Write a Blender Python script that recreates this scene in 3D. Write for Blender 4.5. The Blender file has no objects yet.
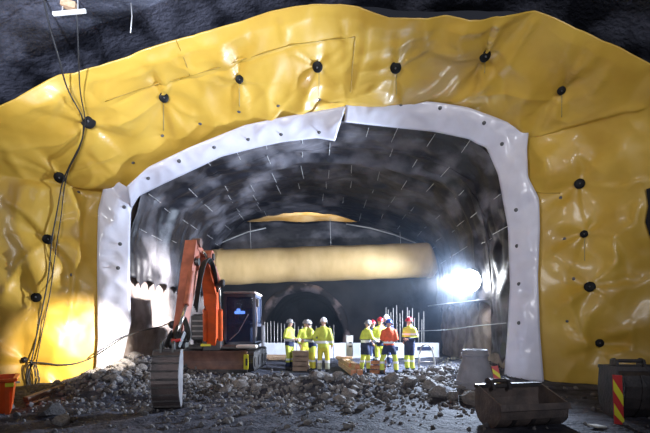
import bpy, math, random
from mathutils import Vector, Matrix, noise, Euler
from mathutils.bvhtree import BVHTree
random.seed(7)
PI = math.pi
scene = bpy.context.scene
COL = scene.collection
F, HX, HY, CZ = 433.0, 325.0, 326.0, 1.6     # focal length in px, vanishing point, eye height

def P(px, py, Y):
    return Vector(((px - HX) * Y / F, Y, CZ + (HY - py) * Y / F))

# ------------------------------------------------------------------ materials
def mat(name, col, rough=0.6, metal=0.0, var=0.0, vscale=6.0, col2=None, bump=0.0, bscale=20.0,
        coat=0.0, emit=0.0, spec=0.5, detail=5.0, lo=0.35, hi=0.65, rvar=0.0, stretch=None):
    m = bpy.data.materials.new(name)
    m.use_nodes = True
    nt = m.node_tree
    b = nt.nodes['Principled BSDF']
    b.inputs['Roughness'].default_value = rough
    b.inputs['Metallic'].default_value = metal
    b.inputs['Specular IOR Level'].default_value = spec
    b.inputs['Coat Weight'].default_value = coat
    b.inputs['Coat Roughness'].default_value = 0.12
    c = (*col, 1)
    b.inputs['Base Color'].default_value = c
    tc = nt.nodes.new('ShaderNodeTexCoord')
    src = tc.outputs['Object']
    if stretch:
        mp = nt.nodes.new('ShaderNodeMapping')
        mp.inputs['Scale'].default_value = stretch
        nt.links.new(src, mp.inputs['Vector'])
        src = mp.outputs['Vector']
    if col2 is not None or var > 0:
        n = nt.nodes.new('ShaderNodeTexNoise')
        n.inputs['Scale'].default_value = vscale
        n.inputs['Detail'].default_value = detail
        nt.links.new(src, n.inputs['Vector'])
        r = nt.nodes.new('ShaderNodeValToRGB')
        r.color_ramp.elements[0].position = lo
        r.color_ramp.elements[1].position = hi
        r.color_ramp.elements[0].color = c
        if col2 is None:
            col2 = tuple(min(1, x * (1 - var)) for x in col)
        r.color_ramp.elements[1].color = (*col2, 1)
        nt.links.new(n.outputs['Fac'], r.inputs['Fac'])
        nt.links.new(r.outputs['Color'], b.inputs['Base Color'])
        if rvar:
            mr = nt.nodes.new('ShaderNodeMapRange')
            mr.inputs['To Min'].default_value = rough
            mr.inputs['To Max'].default_value = rough + rvar
            nt.links.new(n.outputs['Fac'], mr.inputs['Value'])
            nt.links.new(mr.outputs['Result'], b.inputs['Roughness'])
    if bump > 0:
        n2 = nt.nodes.new('ShaderNodeTexNoise')
        n2.inputs['Scale'].default_value = bscale
        n2.inputs['Detail'].default_value = 6
        nt.links.new(src, n2.inputs['Vector'])
        bp = nt.nodes.new('ShaderNodeBump')
        bp.inputs['Strength'].default_value = bump
        bp.inputs['Distance'].default_value = 0.05
        nt.links.new(n2.outputs['Fac'], bp.inputs['Height'])
        nt.links.new(bp.outputs['Normal'], b.inputs['Normal'])
    if emit:
        b.inputs['Emission Color'].default_value = c
        b.inputs['Emission Strength'].default_value = emit
    return m

M = {}
M['yellow'] = mat('yellow_membrane', (0.65, 0.41, 0.062), 0.40, col2=(0.55, 0.325, 0.04), vscale=0.9, bump=0.12, bscale=3.0, coat=0.15, rvar=0.1)
M['seam'] = mat('yellow_seam', (0.36, 0.22, 0.018), 0.45)
M['white'] = mat('white_sheet', (0.72, 0.71, 0.80), 0.42, col2=(0.62, 0.61, 0.70), vscale=1.5, bump=0.15, bscale=4, coat=0.3)
M['black_sheet'] = mat('black_sheet', (0.012, 0.012, 0.018), 0.38, col2=(0.21, 0.20, 0.225), vscale=0.8, detail=8, lo=0.46, hi=0.72, bump=0.7, bscale=2.6, rvar=0.2, stretch=(1, 0.7, 1.3))
M['vault'] = mat('wet_dark_shotcrete', (0.010, 0.011, 0.016), 0.28, col2=(0.10, 0.105, 0.14), vscale=0.9, lo=0.44, hi=0.68, bump=1.0, bscale=9, detail=8, rvar=0.3)
M['rock'] = mat('pale_rock_wall', (0.40, 0.33, 0.30), 0.85, col2=(0.16, 0.12, 0.11), vscale=1.6, bump=0.9, bscale=5, detail=8)
M['darkrock'] = mat('dark_rock', (0.03, 0.03, 0.035), 0.7, col2=(0.06, 0.055, 0.06), vscale=2, bump=0.8, bscale=6)
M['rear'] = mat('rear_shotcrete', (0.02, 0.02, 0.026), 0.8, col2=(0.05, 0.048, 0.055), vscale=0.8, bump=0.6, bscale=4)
M['rearceil'] = mat('rear_ceiling_tan', (0.60, 0.50, 0.36), 0.8, col2=(0.46, 0.30, 0.10), vscale=0.9, bump=0.6, bscale=3)
M['rim'] = mat('portal_shotcrete', (0.05, 0.042, 0.046), 0.8, col2=(0.40, 0.31, 0.32), vscale=0.9, lo=0.5, hi=0.62, bump=0.6, bscale=5)
M['ground'] = mat('muddy_ground', (0.026, 0.028, 0.042), 0.7, spec=0.18, col2=(0.092, 0.092, 0.115), vscale=2.2, detail=9, bump=1.0, bscale=14, rvar=0.25)
M['stone'] = mat('grey_stone', (0.30, 0.28, 0.275), 0.85, col2=(0.16, 0.15, 0.15), vscale=5, bump=0.6, bscale=12)
M['stone_dark'] = mat('dark_stone', (0.10, 0.095, 0.10), 0.85, col2=(0.06, 0.055, 0.06), vscale=5, bump=0.6, bscale=12)
M['gravel'] = mat('gravel', (0.26, 0.245, 0.24), 0.9, col2=(0.09, 0.085, 0.09), vscale=3, bump=0.4, bscale=20)
M['disc'] = mat('black_rubber', (0.005, 0.005, 0.006), 0.6, spec=0.25)
M['pin'] = mat('grey_pin', (0.10, 0.10, 0.11), 0.5)
M['wire'] = mat('pale_wire', (0.66, 0.66, 0.66), 0.4, metal=0.3)
M['tail'] = mat('tail_wire', (0.35, 0.28, 0.12), 0.5)
M['cable'] = mat('black_cable', (0.02, 0.02, 0.022), 0.55)
M['orange'] = mat('orange_paint', (0.74, 0.105, 0.02), 0.42, col2=(0.50, 0.085, 0.025), vscale=3, bump=0.05)
M['orange_old'] = mat('faded_orange_paint', (0.52, 0.15, 0.085), 0.5, col2=(0.30, 0.085, 0.05), vscale=4, bump=0.08)
M['binorange'] = mat('bin_orange', (0.80, 0.10, 0.01), 0.4, col2=(0.66, 0.085, 0.01), vscale=5)
M['blackmetal'] = mat('black_metal', (0.018, 0.018, 0.022), 0.45, col2=(0.05, 0.048, 0.05), vscale=5)
M['darkblue'] = mat('dark_blue_paint', (0.02, 0.03, 0.06), 0.4)
M['steel'] = mat('chrome_rod', (0.62, 0.60, 0.58), 0.25, metal=0.9)
M['rust'] = mat('rusty_steel', (0.20, 0.10, 0.075), 0.6, col2=(0.12, 0.06, 0.05), vscale=4, bump=0.2)
M['bucket'] = mat('worn_bucket_steel', (0.085, 0.08, 0.085), 0.5, metal=0.35, col2=(0.16, 0.12, 0.115), vscale=3, bump=0.25)
M['bucketside'] = mat('worn_bucket_side', (0.30, 0.28, 0.29), 0.55, metal=0.2, col2=(0.2, 0.19, 0.2), vscale=4, bump=0.2)
M['bucketbrown'] = mat('rusty_bucket_steel', (0.19, 0.145, 0.13), 0.5, metal=0.2, col2=(0.10, 0.085, 0.082), vscale=3.5, bump=0.3)
M['bucketdark'] = mat('dark_bucket_steel', (0.035, 0.034, 0.038), 0.5, metal=0.3, col2=(0.075, 0.065, 0.065), vscale=3, bump=0.3)
M['whitepaint'] = mat('white_paint', (0.72, 0.70, 0.66), 0.5, var=0.2, vscale=4)
M['yellowpaint'] = mat('reflector_yellow', (0.75, 0.68, 0.03), 0.45)
M['redpaint'] = mat('reflector_red', (0.55, 0.03, 0.03), 0.45)
M['wood'] = mat('sawn_wood', (0.60, 0.42, 0.27), 0.75, col2=(0.46, 0.28, 0.16), vscale=3, bump=0.2, stretch=(6, 1, 6))
M['woodend'] = mat('orange_wood_end', (0.55, 0.26, 0.14), 0.75, col2=(0.45, 0.16, 0.06), vscale=8)
M['woodgrey'] = mat('grey_brown_wood', (0.33, 0.23, 0.17), 0.8, col2=(0.2, 0.14, 0.10), vscale=4, bump=0.2)
M['concrete'] = mat('grey_concrete', (0.30, 0.30, 0.34), 0.8, col2=(0.22, 0.22, 0.25), vscale=3, bump=0.3, bscale=25)
M['barrier'] = mat('white_barrier', (0.78, 0.78, 0.82), 0.7, col2=(0.6, 0.6, 0.65), vscale=1.5)
M['rebar'] = mat('rebar_steel', (0.38, 0.35, 0.33), 0.55, metal=0.3)
M['duct'] = mat('duct_fabric', (0.80, 0.55, 0.25), 0.6, col2=(0.66, 0.43, 0.17), vscale=0.8, bump=0.15, bscale=2.5, stretch=(2, 1, 1))
M['skin'] = mat('skin', (0.55, 0.32, 0.24), 0.55)
M['eye'] = mat('eye_dark', (0.03, 0.02, 0.02), 0.3)
M['hivis'] = mat('hivis_yellow', (0.66, 0.72, 0.09), 0.7, var=0.2, vscale=9, bump=0.15, bscale=16)
M['hiviswarm'] = mat('hivis_warm_yellow', (0.74, 0.66, 0.06), 0.7, var=0.2, vscale=9, bump=0.15, bscale=16)
M['hivisorange'] = mat('hivis_orange', (0.85, 0.11, 0.025), 0.7, var=0.2, vscale=9, bump=0.15, bscale=16)
M['navy'] = mat('navy_cloth', (0.012, 0.02, 0.07), 0.75, var=0.3, vscale=8, bump=0.15, bscale=16)
M['palegrey'] = mat('dusty_cloth', (0.50, 0.50, 0.36), 0.8, var=0.2, vscale=8)
M['reflect'] = mat('reflective_tape', (0.80, 0.80, 0.82), 0.35)
M['boot'] = mat('boot_black', (0.02, 0.02, 0.022), 0.6)
M['helmetwhite'] = mat('helmet_white', (0.70, 0.70, 0.72), 0.35)
M['helmetgrey'] = mat('helmet_grey', (0.36, 0.36, 0.37), 0.4, col2=(0.2, 0.2, 0.21), vscale=9)
M['helmetred'] = mat('helmet_red', (0.55, 0.02, 0.03), 0.35)
M['helmetblue'] = mat('helmet_blue', (0.03, 0.09, 0.42), 0.35)
M['muff'] = mat('ear_muff_dark', (0.05, 0.05, 0.055), 0.5)
M['glove'] = mat('glove_dark', (0.06, 0.06, 0.08), 0.8)
M['lampface'] = mat('lamp_face', (0.93, 0.96, 1.0), 0.3, emit=30)
M['cabglow'] = mat('cab_glow', (0.45, 0.62, 1.0), 0.3, emit=5)  # emission imitating the bluish gleam in the cab window
M['tubelamp'] = mat('white_batten', (0.75, 0.75, 0.72), 0.4)
def glass():
    m = bpy.data.materials.new('cab_glass'); m.use_nodes = True
    b = m.node_tree.nodes['Principled BSDF']
    b.inputs['Base Color'].default_value = (0.10, 0.15, 0.30, 1)
    b.inputs['Roughness'].default_value = 0.08
    b.inputs['Transmission Weight'].default_value = 0.85
    b.inputs['IOR'].default_value = 1.15
    return m
M['glass'] = glass()

# ------------------------------------------------------------------ mesh builder
ROOTM = {}
def world_of(o):
    while o.parent: o = o.parent
    return ROOTM.get(o.name, Matrix.Identity(4))

class MB:
    def __init__(s): s.v = []; s.f = []; s.mi = []
    def add(s, vs, fs, mi=0):
        n = len(s.v)
        s.v += [Vector(a) for a in vs]
        s.f += [tuple(i + n for i in f) for f in fs]
        s.mi += [mi] * len(fs)
        return s
    def box(s, c, size, rot=None, taper=1.0, mi=0, bev=0.0):
        c = Vector(c); sx, sy, sz = [a / 2 for a in size]
        R = rot if rot is not None else Matrix.Identity(3)
        if bev > 0:
            b = min(bev, sx * .9, sy * .9, sz * .9)
            vs = []; 
            # chamfered box: rounded ring levels
            def ring(z, x, y):
                return [(-x + b, -y, z), (x - b, -y, z), (x, -y + b, z), (x, y - b, z), (x - b, y, z), (-x + b, y, z), (-x, y - b, z), (-x, -y + b, z)]
            lv = [(-sz, sx - b, sy - b), (-sz + b, sx, sy), (sz - b, sx * taper, sy * taper), (sz, sx * taper - b, sy * taper - b)]
            for z, x, y in lv: vs += ring(z, x, y)
            fs = [tuple(range(7, -1, -1)), tuple(range(24, 32))]
            for k in range(3):
                for i in range(8):
                    j = (i + 1) % 8
                    fs.append((k * 8 + i, k * 8 + j, k * 8 + 8 + j, k * 8 + 8 + i))
            return s.add([c + R @ Vector(a) for a in vs], fs, mi)
        vs = [(-sx, -sy, -sz), (sx, -sy, -sz), (sx, sy, -sz), (-sx, sy, -sz)]
        t = taper
        vs += [(-sx * t, -sy * t, sz), (sx * t, -sy * t, sz), (sx * t, sy * t, sz), (-sx * t, sy * t, sz)]
        fs = [(3, 2, 1, 0), (4, 5, 6, 7), (0, 1, 5, 4), (1, 2, 6, 5), (2, 3, 7, 6), (3, 0, 4, 7)]
        return s.add([c + R @ Vector(a) for a in vs], fs, mi)
    def beam(s, p0, p1, w, h, w1=None, h1=None, up=(0, 0, 1), mi=0):
        """rectangular bar between two points"""
        p0, p1 = Vector(p0), Vector(p1)
        d = (p1 - p0).normalized(); up = Vector(up)
        x = d.cross(up)
        if x.length < 1e-4: x = d.cross(Vector((0, 1, 0)))
        x.normalize(); u = x.cross(d).normalized()
        w1 = w if w1 is None else w1; h1 = h if h1 is None else h1
        vs = []
        for p, a, b in ((p0, w / 2, h / 2), (p1, w1 / 2, h1 / 2)):
            vs += [p - x * a - u * b, p + x * a - u * b, p + x * a + u * b, p - x * a + u * b]
        fs = [(3, 2, 1, 0), (4, 5, 6, 7), (0, 1, 5, 4), (1, 2, 6, 5), (2, 3, 7, 6), (3, 0, 4, 7)]
        return s.add(vs, fs, mi)
    def tube(s, pts, r, sides=8, caps=True, mi=0, flat=None):
        pts = [Vector(p) for p in pts]
        rs = r if isinstance(r, (list, tuple)) else [r] * len(pts)
        n = len(pts); vs = []; fs = []
        t0 = (pts[1] - pts[0]).normalized()
        ref = Vector((0, 0, 1)) if abs(t0.z) < 0.9 else Vector((1, 0, 0))
        x = t0.cross(ref).normalized()
        for i, p in enumerate(pts):
            a = pts[max(0, i - 1)]; b = pts[min(n - 1, i + 1)]
            t = (b - a).normalized()
            x = (x - t * x.dot(t)).normalized(); y = t.cross(x)
            for k in range(sides):
                an = 2 * PI * k / sides
                vs.append(p + x * (math.cos(an) * rs[i]) + y * (math.sin(an) * rs[i]))
        for i in range(n - 1):
            for k in range(sides):
                k2 = (k + 1) % sides
                fs.append((i * sides + k, i * sides + k2, (i + 1) * sides + k2, (i + 1) * sides + k))
        if caps:
            fs.append(tuple(range(sides - 1, -1, -1))); fs.append(tuple(range((n - 1) * sides, n * sides)))
        return s.add(vs, fs, mi)
    def loft(s, rings, sides=20, mi=0):
        """rings = (cx, cy, z, rx, ry): horizontal ellipses"""
        vs = []; fs = []; n = len(rings)
        for cx, cy, z, rx, ry in rings:
            for k in range(sides):
                a = 2 * PI * k / sides
                vs.append((cx + math.cos(a) * rx, cy + math.sin(a) * ry, z))
        for i in range(n - 1):
            for k in range(sides):
                k2 = (k + 1) % sides
                fs.append((i * sides + k, i * sides + k2, (i + 1) * sides + k2, (i + 1) * sides + k))
        fs.append(tuple(range(sides - 1, -1, -1))); fs.append(tuple(range((n - 1) * sides, n * sides)))
        return s.add(vs, fs, mi)
    def lathe(s, prof, c, axis=(0, 0, 1), sides=24, mi=0, cap=True):
        c = Vector(c); q = Vector((0, 0, 1)).rotation_difference(Vector(axis).normalized())
        vs = []; fs = []; n = len(prof)
        for r, z in prof:
            for k in range(sides):
                a = 2 * PI * k / sides
                vs.append(c + q @ Vector((math.cos(a) * r, math.sin(a) * r, z)))
        for i in range(n - 1):
            for k in range(sides):
                k2 = (k + 1) % sides
                fs.append((i * sides + k, i * sides + k2, (i + 1) * sides + k2, (i + 1) * sides + k))
        if cap:
            fs.append(tuple(range(sides - 1, -1, -1))); fs.append(tuple(range((n - 1) * sides, n * sides)))
        return s.add(vs, fs, mi)
    def prism(s, poly, x0, x1, T=None, mi=0):
        """polygon (y, z) extruded along local x"""
        n = len(poly); T = T or Matrix.Identity(4)
        vs = [T @ Vector((x0, y, z)) for y, z in poly] + [T @ Vector((x1, y, z)) for y, z in poly]
        fs = [tuple(range(n - 1, -1, -1)), tuple(range(n, 2 * n))]
        for i in range(n):
            j = (i + 1) % n
            fs.append((i, j, n + j, n + i))
        return s.add(vs, fs, mi)
    def grid(s, fn, nu, nv, mi=0):
        vs = [fn(i / nu, j / nv) for j in range(nv + 1) for i in range(nu + 1)]
        fs = [(j * (nu + 1) + i, j * (nu + 1) + i + 1, (j + 1) * (nu + 1) + i + 1, (j + 1) * (nu + 1) + i) for j in range(nv) for i in range(nu)]
        return s.add(vs, fs, mi)
    def build(s, name, mats, parent=None, smooth=False, local=False):
        me = bpy.data.meshes.new(name)
        vs = s.v
        if parent is not None and not local:
            W = world_of(parent).inverted()
            vs = [W @ v for v in vs]
        me.from_pydata([tuple(v) for v in vs], [], s.f)
        if not isinstance(mats, (list, tuple)): mats = [mats]
        for m in mats: me.materials.append(M[m] if isinstance(m, str) else m)
        me.polygons.foreach_set('material_index', s.mi)
        if smooth: me.polygons.foreach_set('use_smooth', [True] * len(me.polygons))
        me.update()
        import bmesh
        bm = bmesh.new(); bm.from_mesh(me)
        if len(bm.faces) < 60000: bmesh.ops.recalc_face_normals(bm, faces=bm.faces)
        bm.to_mesh(me); bm.free()
        o = bpy.data.objects.new(name, me); COL.objects.link(o)
        if parent is not None: o.parent = parent
        return o
    def centred(s):
        """move the mesh so that its base centre is the origin; returns that point"""
        xs = [v.x for v in s.v]; ys = [v.y for v in s.v]; zs = [v.z for v in s.v]
        c = Vector(((min(xs) + max(xs)) / 2, (min(ys) + max(ys)) / 2, min(zs)))
        s.v = [v - c for v in s.v]
        return c

def tag(o, label, cat, group=None, kind=None):
    if label: o['label'] = label
    if cat: o['category'] = cat
    if group: o['group'] = group
    if kind: o['kind'] = kind
    return o
def thing(name, label, cat, loc=(0, 0, 0), rz=0, group=None):
    o = bpy.data.objects.new(name, None); COL.objects.link(o)
    o.location = loc; o.rotation_euler = (0, 0, rz); o.empty_display_size = 0.1
    ROOTM[o.name] = Matrix.Translation(Vector(loc)) @ Matrix.Rotation(rz, 4, 'Z')
    return tag(o, label, cat, group)
def solo(mb, name, mats, label, cat, group=None, smooth=False):
    c = mb.centred()
    o = mb.build(name, mats, smooth=smooth); o.location = c
    ROOTM[o.name] = Matrix.Translation(c)
    return tag(o, label, cat, group)
def struct(mb, name, mats, label=None, smooth=False):
    o = mb.build(name, mats, smooth=smooth); o['kind'] = 'structure'
    if label: o['label'] = label
    return o
def remeshed(o, voxel, smooth=4):
    m = o.modifiers.new('r', 'REMESH'); m.mode = 'VOXEL'; m.voxel_size = voxel; m.use_smooth_shade = True
    if smooth:
        q = o.modifiers.new('s', 'SMOOTH'); q.factor = 0.5; q.iterations = smooth
    dg = bpy.context.evaluated_depsgraph_get()
    me = bpy.data.meshes.new_from_object(o.evaluated_get(dg))
    o.modifiers.clear()
    old = o.data; mats = [x for x in old.materials]
    o.data = me
    if not me.materials:
        for x in mats: me.materials.append(x)
    return o

def resample(pts, n):
    pts = [Vector((*p, 0)) if len(p) == 2 else Vector(p) for p in pts]
    L = [0]
    for a, b in zip(pts, pts[1:]): L.append(L[-1] + (b - a).length)
    out = []
    for i in range(n + 1):
        t = L[-1] * i / n; k = 0
        while k < len(L) - 2 and L[k + 1] < t: k += 1
        f = (t - L[k]) / max(1e-9, L[k + 1] - L[k])
        out.append(pts[k].lerp(pts[k + 1], min(1, max(0, f))))
    return out
def smoothline(pts, it):
    for _ in range(it):
        pts = [pts[0]] + [(pts[i - 1] + pts[i] * 2 + pts[i + 1]) / 4 for i in range(1, len(pts) - 1)] + [pts[-1]]
    return pts

def N3(v, sc, seed=0.0):
    return noise.noise(Vector((v[0] * sc + seed, v[1] * sc + seed * 1.7, v[2] * sc - seed)))

# ------------------------------------------------------------------ ground
def gauss(x, y, cx, cy, sx, sy): return math.exp(-(((x - cx) / sx) ** 2 + ((y - cy) / sy) ** 2))
def ground_h(x, y):
    h = 0.0
    h += 0.62 * gauss(x, y, -5.3, 12.4, 1.5, 2.1)            # heap at the left tunnel wall
    h += 0.25 * gauss(x, y, -4.9, 9.9, 1.0, 0.9)
    h += 0.30 * gauss(x, y, -3.2, 13.6, 1.7, 1.6)            # pad under the excavator
    h += 0.30 * gauss(x, y, -0.9, 10.6, 2.0, 1.1)            # ridge before the workers
    h += 0.26 * gauss(x, y, 1.6, 10.4, 1.7, 1.0)
    h += 0.42 * gauss(x, y, 3.3, 12.4, 0.9, 1.0)             # heap right of the workers
    h += 0.45 * gauss(x, y, 5.0, 15.0, 1.3, 2.5)
    h += 0.2 * max(0.0, min(1.0, (y - 15.5) / 3.0))
    flat = 1.0
    rough = 0.05 + 0.16 * max(gauss(x, y, -5.0, 11.4, 2.0, 3.0), gauss(x, y, 0.4, 10.6, 3.2, 1.6), gauss(x, y, 3.3, 12.2, 1.2, 1.6))
    if y > 13.7 and abs(x - 0.8) < 3.2: rough *= 0.35
    n = N3((x, y, 0), 0.9, 3) * 0.6 + N3((x, y, 0), 2.3, 9) * 0.5 + N3((x, y, 0), 5.5, 5) * 0.3
    return h + rough * n * 1.1
def line_coords(a, b, fine0, fine1, step, coarse):
    out = []; x = a
    while x < fine0: out.append(x); x += coarse
    x = fine0
    while x < fine1: out.append(x); x += step
    x = fine1
    while x < b: out.append(x); x += coarse
    out.append(b); return out
gx = line_coords(-14, 14, -7.5, 7.5, 0.06, 0.4)
gy = line_coords(-14, 42, 5.8, 15.5, 0.06, 0.35)
g = MB()
g.v = [Vector((x, y, ground_h(x, y))) for y in gy for x in gx]
W = len(gx)
g.f = [(j * W + i, j * W + i + 1, (j + 1) * W + i + 1, (j + 1) * W + i) for j in range(len(gy) - 1) for i in range(W - 1)]
g.mi = [0] * len(g.f)
ground = struct(g, 'floor', 'ground', 'dark muddy rubble-strewn tunnel floor', smooth=True)

# ------------------------------------------------------------------ cavern vault (near)
V = [(-205, 440), (-205, 300), (-185, 205), (-120, 138), (0, 88), (100, 47), (215, 9), (340, -14), (440, -10), (535, -8), (650, 46), (712, 80), (785, 142), (848, 226), (868, 310), (868, 440)]
Vs = smoothline(resample(V, 150), 4)
Yv = 9.7
def vault(u, v):
    i = min(150, int(round(u * 150))); p = P(Vs[i].x, Vs[i].y, Yv)
    Y = 10.35 - v * 24
    q = Vector((p.x, Y, p.z))
    c = Vector((0.3, Y, 2.5)); d = (q - c).normalized()
    return q + d * (0.02 + 0.10 * N3((q.x, q.y, q.z), 0.55, 2) + 0.05 * N3((q.x, q.y, q.z), 1.7, 6) + 0.06 * v * 6)
mb = MB().grid(vault, 150, 200)
ceil_o = struct(mb, 'ceiling', 'vault', 'dark wet sprayed-concrete cavern vault', smooth=True)
bvh_vault = BVHTree.FromPolygons(mb.v, mb.f)
mb = MB().grid(lambda u, v: Vector((-13 + 26 * u, -13.6, -0.5 + 11 * v)), 4, 4)
struct(mb, 'wall_rear', 'vault')

# ------------------------------------------------------------------ yellow membrane on the head wall
I4 = [[(103, 400), (106, 340), (105, 260), (106, 215), (112, 192)],
      [(112, 192), (130, 190), (152, 172), (194, 153), (247, 132), (285, 124), (340, 115), (346, 112)],
      [(346, 112), (401, 110), (435, 112), (465, 117), (490, 127), (518, 140)],
      [(518, 140), (520, 180), (530, 200), (532, 230), (530, 280), (532, 333), (536, 384)]]
O4 = [[(-190, 415), (-190, 300), (-170, 210), (-110, 152)],
      [(-110, 152), (-50, 124), (0, 103), (60, 72), (100, 62), (150, 45), (215, 25), (270, 8), (310, 2), (340, 1)],
      [(340, 1), (360, 4), (390, 15), (440, 14), (480, 16), (535, 10), (570, 22), (620, 45), (650, 62), (700, 88)],
      [(700, 88), (770, 150), (830, 230), (850, 310), (850, 392)]]
NS = [90, 130, 110, 90]
Ic, Oc = [], []
for a, b, n in zip(I4, O4, NS):
    ra, rb = resample(a, n), resample(b, n)
    if Ic: ra, rb = ra[1:], rb[1:]
    Ic += ra; Oc += rb
Ic = smoothline(Ic, 3)
NU = len(Ic) - 1; NV = 110
YI, YO = 12.45, 9.55
I3 = [P(p.x, p.y, YI) for p in Ic]; O3 = [P(p.x, p.y, YO) for p in Oc]
def headbase(i, v):
    a, b = I3[i], O3[i]
    q = a.lerp(b, v)
    k = min(1, max(0, (i - NS[0] * .6) / 40.0))
    q.y += (0.21 * k - 0.10 * (1 - k)) * math.sin(PI * v)          # slightly hollow funnel, bulging on the left
    return q
DISCS = [(88, 121, .17), (60, 177, .14), (47, 239, .13), (37, 298, .13), (163, 97, .12), (239, 79, .10), (318, 66, .135), (396, 67, .14),
         (484, 55, .14), (561, 90, .10), (579, 184, .135), (584, 234, .10), (590, 287, .14), (599, 343, .11), (25, 360, .08)]
PINS_Y = [(133, 162), (162, 135), (200, 123), (239, 111), (278, 105), (319, 99), (561, 198), (564, 239), (573, 279), (567, 321), (78, 192), (72, 275)]
PINS_W = [(124, 207), (120, 244), (118, 268), (148, 178), (179, 161), (214, 147), (248, 139), (281, 134), (319, 132),
          (359, 101), (401, 104), (440, 108), (484, 123), (502, 144), (516, 210), (517, 246), (519, 284), (519, 323)]
def to_px(q): return (HX + q.x * F / q.y, HY - (q.z - CZ) * F / q.y)
base = [[headbase(i, j / NV) for i in range(NU + 1)] for j in range(NV + 1)]
pxs = [[to_px(base[j][i]) for i in range(NU + 1)] for j in range(NV + 1)]
def nearest(px, py):
    best = None
    for j in range(NV + 1):
        for i in range(NU + 1):
            a = pxs[j][i]; d = (a[0] - px) ** 2 + (a[1] - py) ** 2
            if best is None or d < best[0]: best = (d, j, i)
    return best[1], best[2]
fix = []
for k, (px, py, r) in enumerate(DISCS):
    j, i = nearest(px, py); fix.append((base[j][i].copy(), k))
pin3 = []
for k, (px, py) in enumerate(PINS_Y):
    j, i = nearest(px, py); pin3.append(base[j][i].copy())
nrm = [[None] * (NU + 1) for _ in range(NV + 1)]
for j in range(NV + 1):
    for i in range(NU + 1):
        a = base[j][min(NU, i + 1)] - base[j][max(0, i - 1)]
        b = base[min(NV, j + 1)][i] - base[max(0, j - 1)][i]
        n = a.cross(b)
        n = n.normalized() if n.length > 1e-9 else Vector((0, -1, 0))
        if n.dot(Vector((0, 0, CZ)) - base[j][i]) < 0: n = -n
        nrm[j][i] = n
def ridged(q, sc, seed):
    return 1 - 2 * abs(N3(q, sc, seed))
CREASE = [([(365, 86), (396, 67), (432, 38)], .06, 4), ([(378, 78), (405, 62), (420, 50)], -.05, 4), ([(536, 13), (510, 60), (484, 82), (446, 104)], .09, 6), ([(484, 55), (505, 80), (510, 110)], -.05, 6),
  ([(650, 104), (600, 112), (560, 128), (531, 134)], .09, 6), ([(590, 60), (560, 92), (530, 110)], -.06, 8), ([(612, 68), (590, 92)], .06, 6),
  ([(565, 290), (574, 325), (588, 346), (610, 354), (632, 346), (630, 330), (600, 334)], .07, 5), ([(640, 200), (632, 225), (612, 240), (618, 262), (590, 287)], .07, 5), ([(584, 234), (560, 250), (545, 262)], .05, 5), ([(579, 184), (620, 190), (650, 176)], .06, 6),
  ([(545, 215), (560, 198), (579, 184)], .05, 5), ([(555, 310), (590, 287), (625, 272), (645, 280)], .06, 5),
  ([(0, 157), (30, 168), (60, 177)], .07, 6), ([(60, 177), (95, 158), (120, 150)], .06, 5), ([(60, 177), (80, 215), (78, 260), (66, 330)], .07, 5), ([(47, 239), (20, 265), (0, 300)], .07, 6), ([(0, 196), (25, 215), (47, 239)], .06, 5),
  ([(90, 190), (84, 225), (80, 250)], -.06, 6), ([(75, 270), (70, 310)], .05, 4), ([(37, 298), (15, 330), (0, 340)], .05, 5), ([(88, 121), (60, 140), (20, 150), (0, 152)], .07, 6), ([(88, 121), (70, 100), (62, 80)], .06, 5),
  ([(163, 97), (165, 82), (160, 70)], .07, 4), ([(163, 97), (180, 108), (200, 116)], .06, 4), ([(163, 97), (130, 112), (105, 120)], .06, 6), ([(88, 121), (112, 118), (132, 126)], .06, 6),
  ([(239, 79), (222, 70), (205, 66)], .05, 4), ([(239, 79), (247, 95), (248, 108)], .06, 4), ([(318, 66), (300, 55), (285, 46)], .06, 4), ([(318, 66), (308, 82), (309, 98)], .07, 4), ([(318, 66), (340, 80), (350, 95)], -.05, 6),
  ([(280, 10), (284, 45)], .05, 5), ([(341, 4), (346, 38)], .07, 5), ([(372, 12), (364, 50), (353, 90)], .06, 6), ([(215, 26), (222, 60)], .06, 5), ([(248, 20), (252, 52)], -.05, 6), ([(150, 48), (146, 75)], .05, 5), ([(178, 40), (189, 72)], .05, 4),
  ([(105, 101), (140, 88), (180, 78), (230, 63), (290, 44), (350, 36)], -.035, 3), ([(278, 105), (270, 116), (274, 124)], .06, 4), ([(434, 100), (480, 90), (530, 92), (570, 104)], .05, 8)]
CSEG = []
for pl, A, w in CREASE:
    for a_, b_ in zip(pl, pl[1:]): CSEG.append((a_, b_, A, w, pl))
def crease(px, py):
    best = {}
    for a_, b_, A, w, pl in CSEG:
        m_ = 3 * w
        if px < min(a_[0], b_[0]) - m_ or px > max(a_[0], b_[0]) + m_ or py < min(a_[1], b_[1]) - m_ or py > max(a_[1], b_[1]) + m_: continue
        dx, dy = b_[0] - a_[0], b_[1] - a_[1]
        t = max(0, min(1, ((px - a_[0]) * dx + (py - a_[1]) * dy) / (dx * dx + dy * dy)))
        r = math.hypot(px - a_[0] - dx * t, py - a_[1] - dy * t)
        e = math.hypot(px - pl[0][0], py - pl[0][1]); f = math.hypot(px - pl[-1][0], py - pl[-1][1])
        fade = min(1, e / 12 + .15) * min(1, f / 12 + .1)
        val = A * fade * math.exp(-(r / w) * 1.3) * 1.2
        k = id(pl)
        if k not in best or abs(val) > abs(best[k]): best[k] = val
    return sum(best.values())
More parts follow.
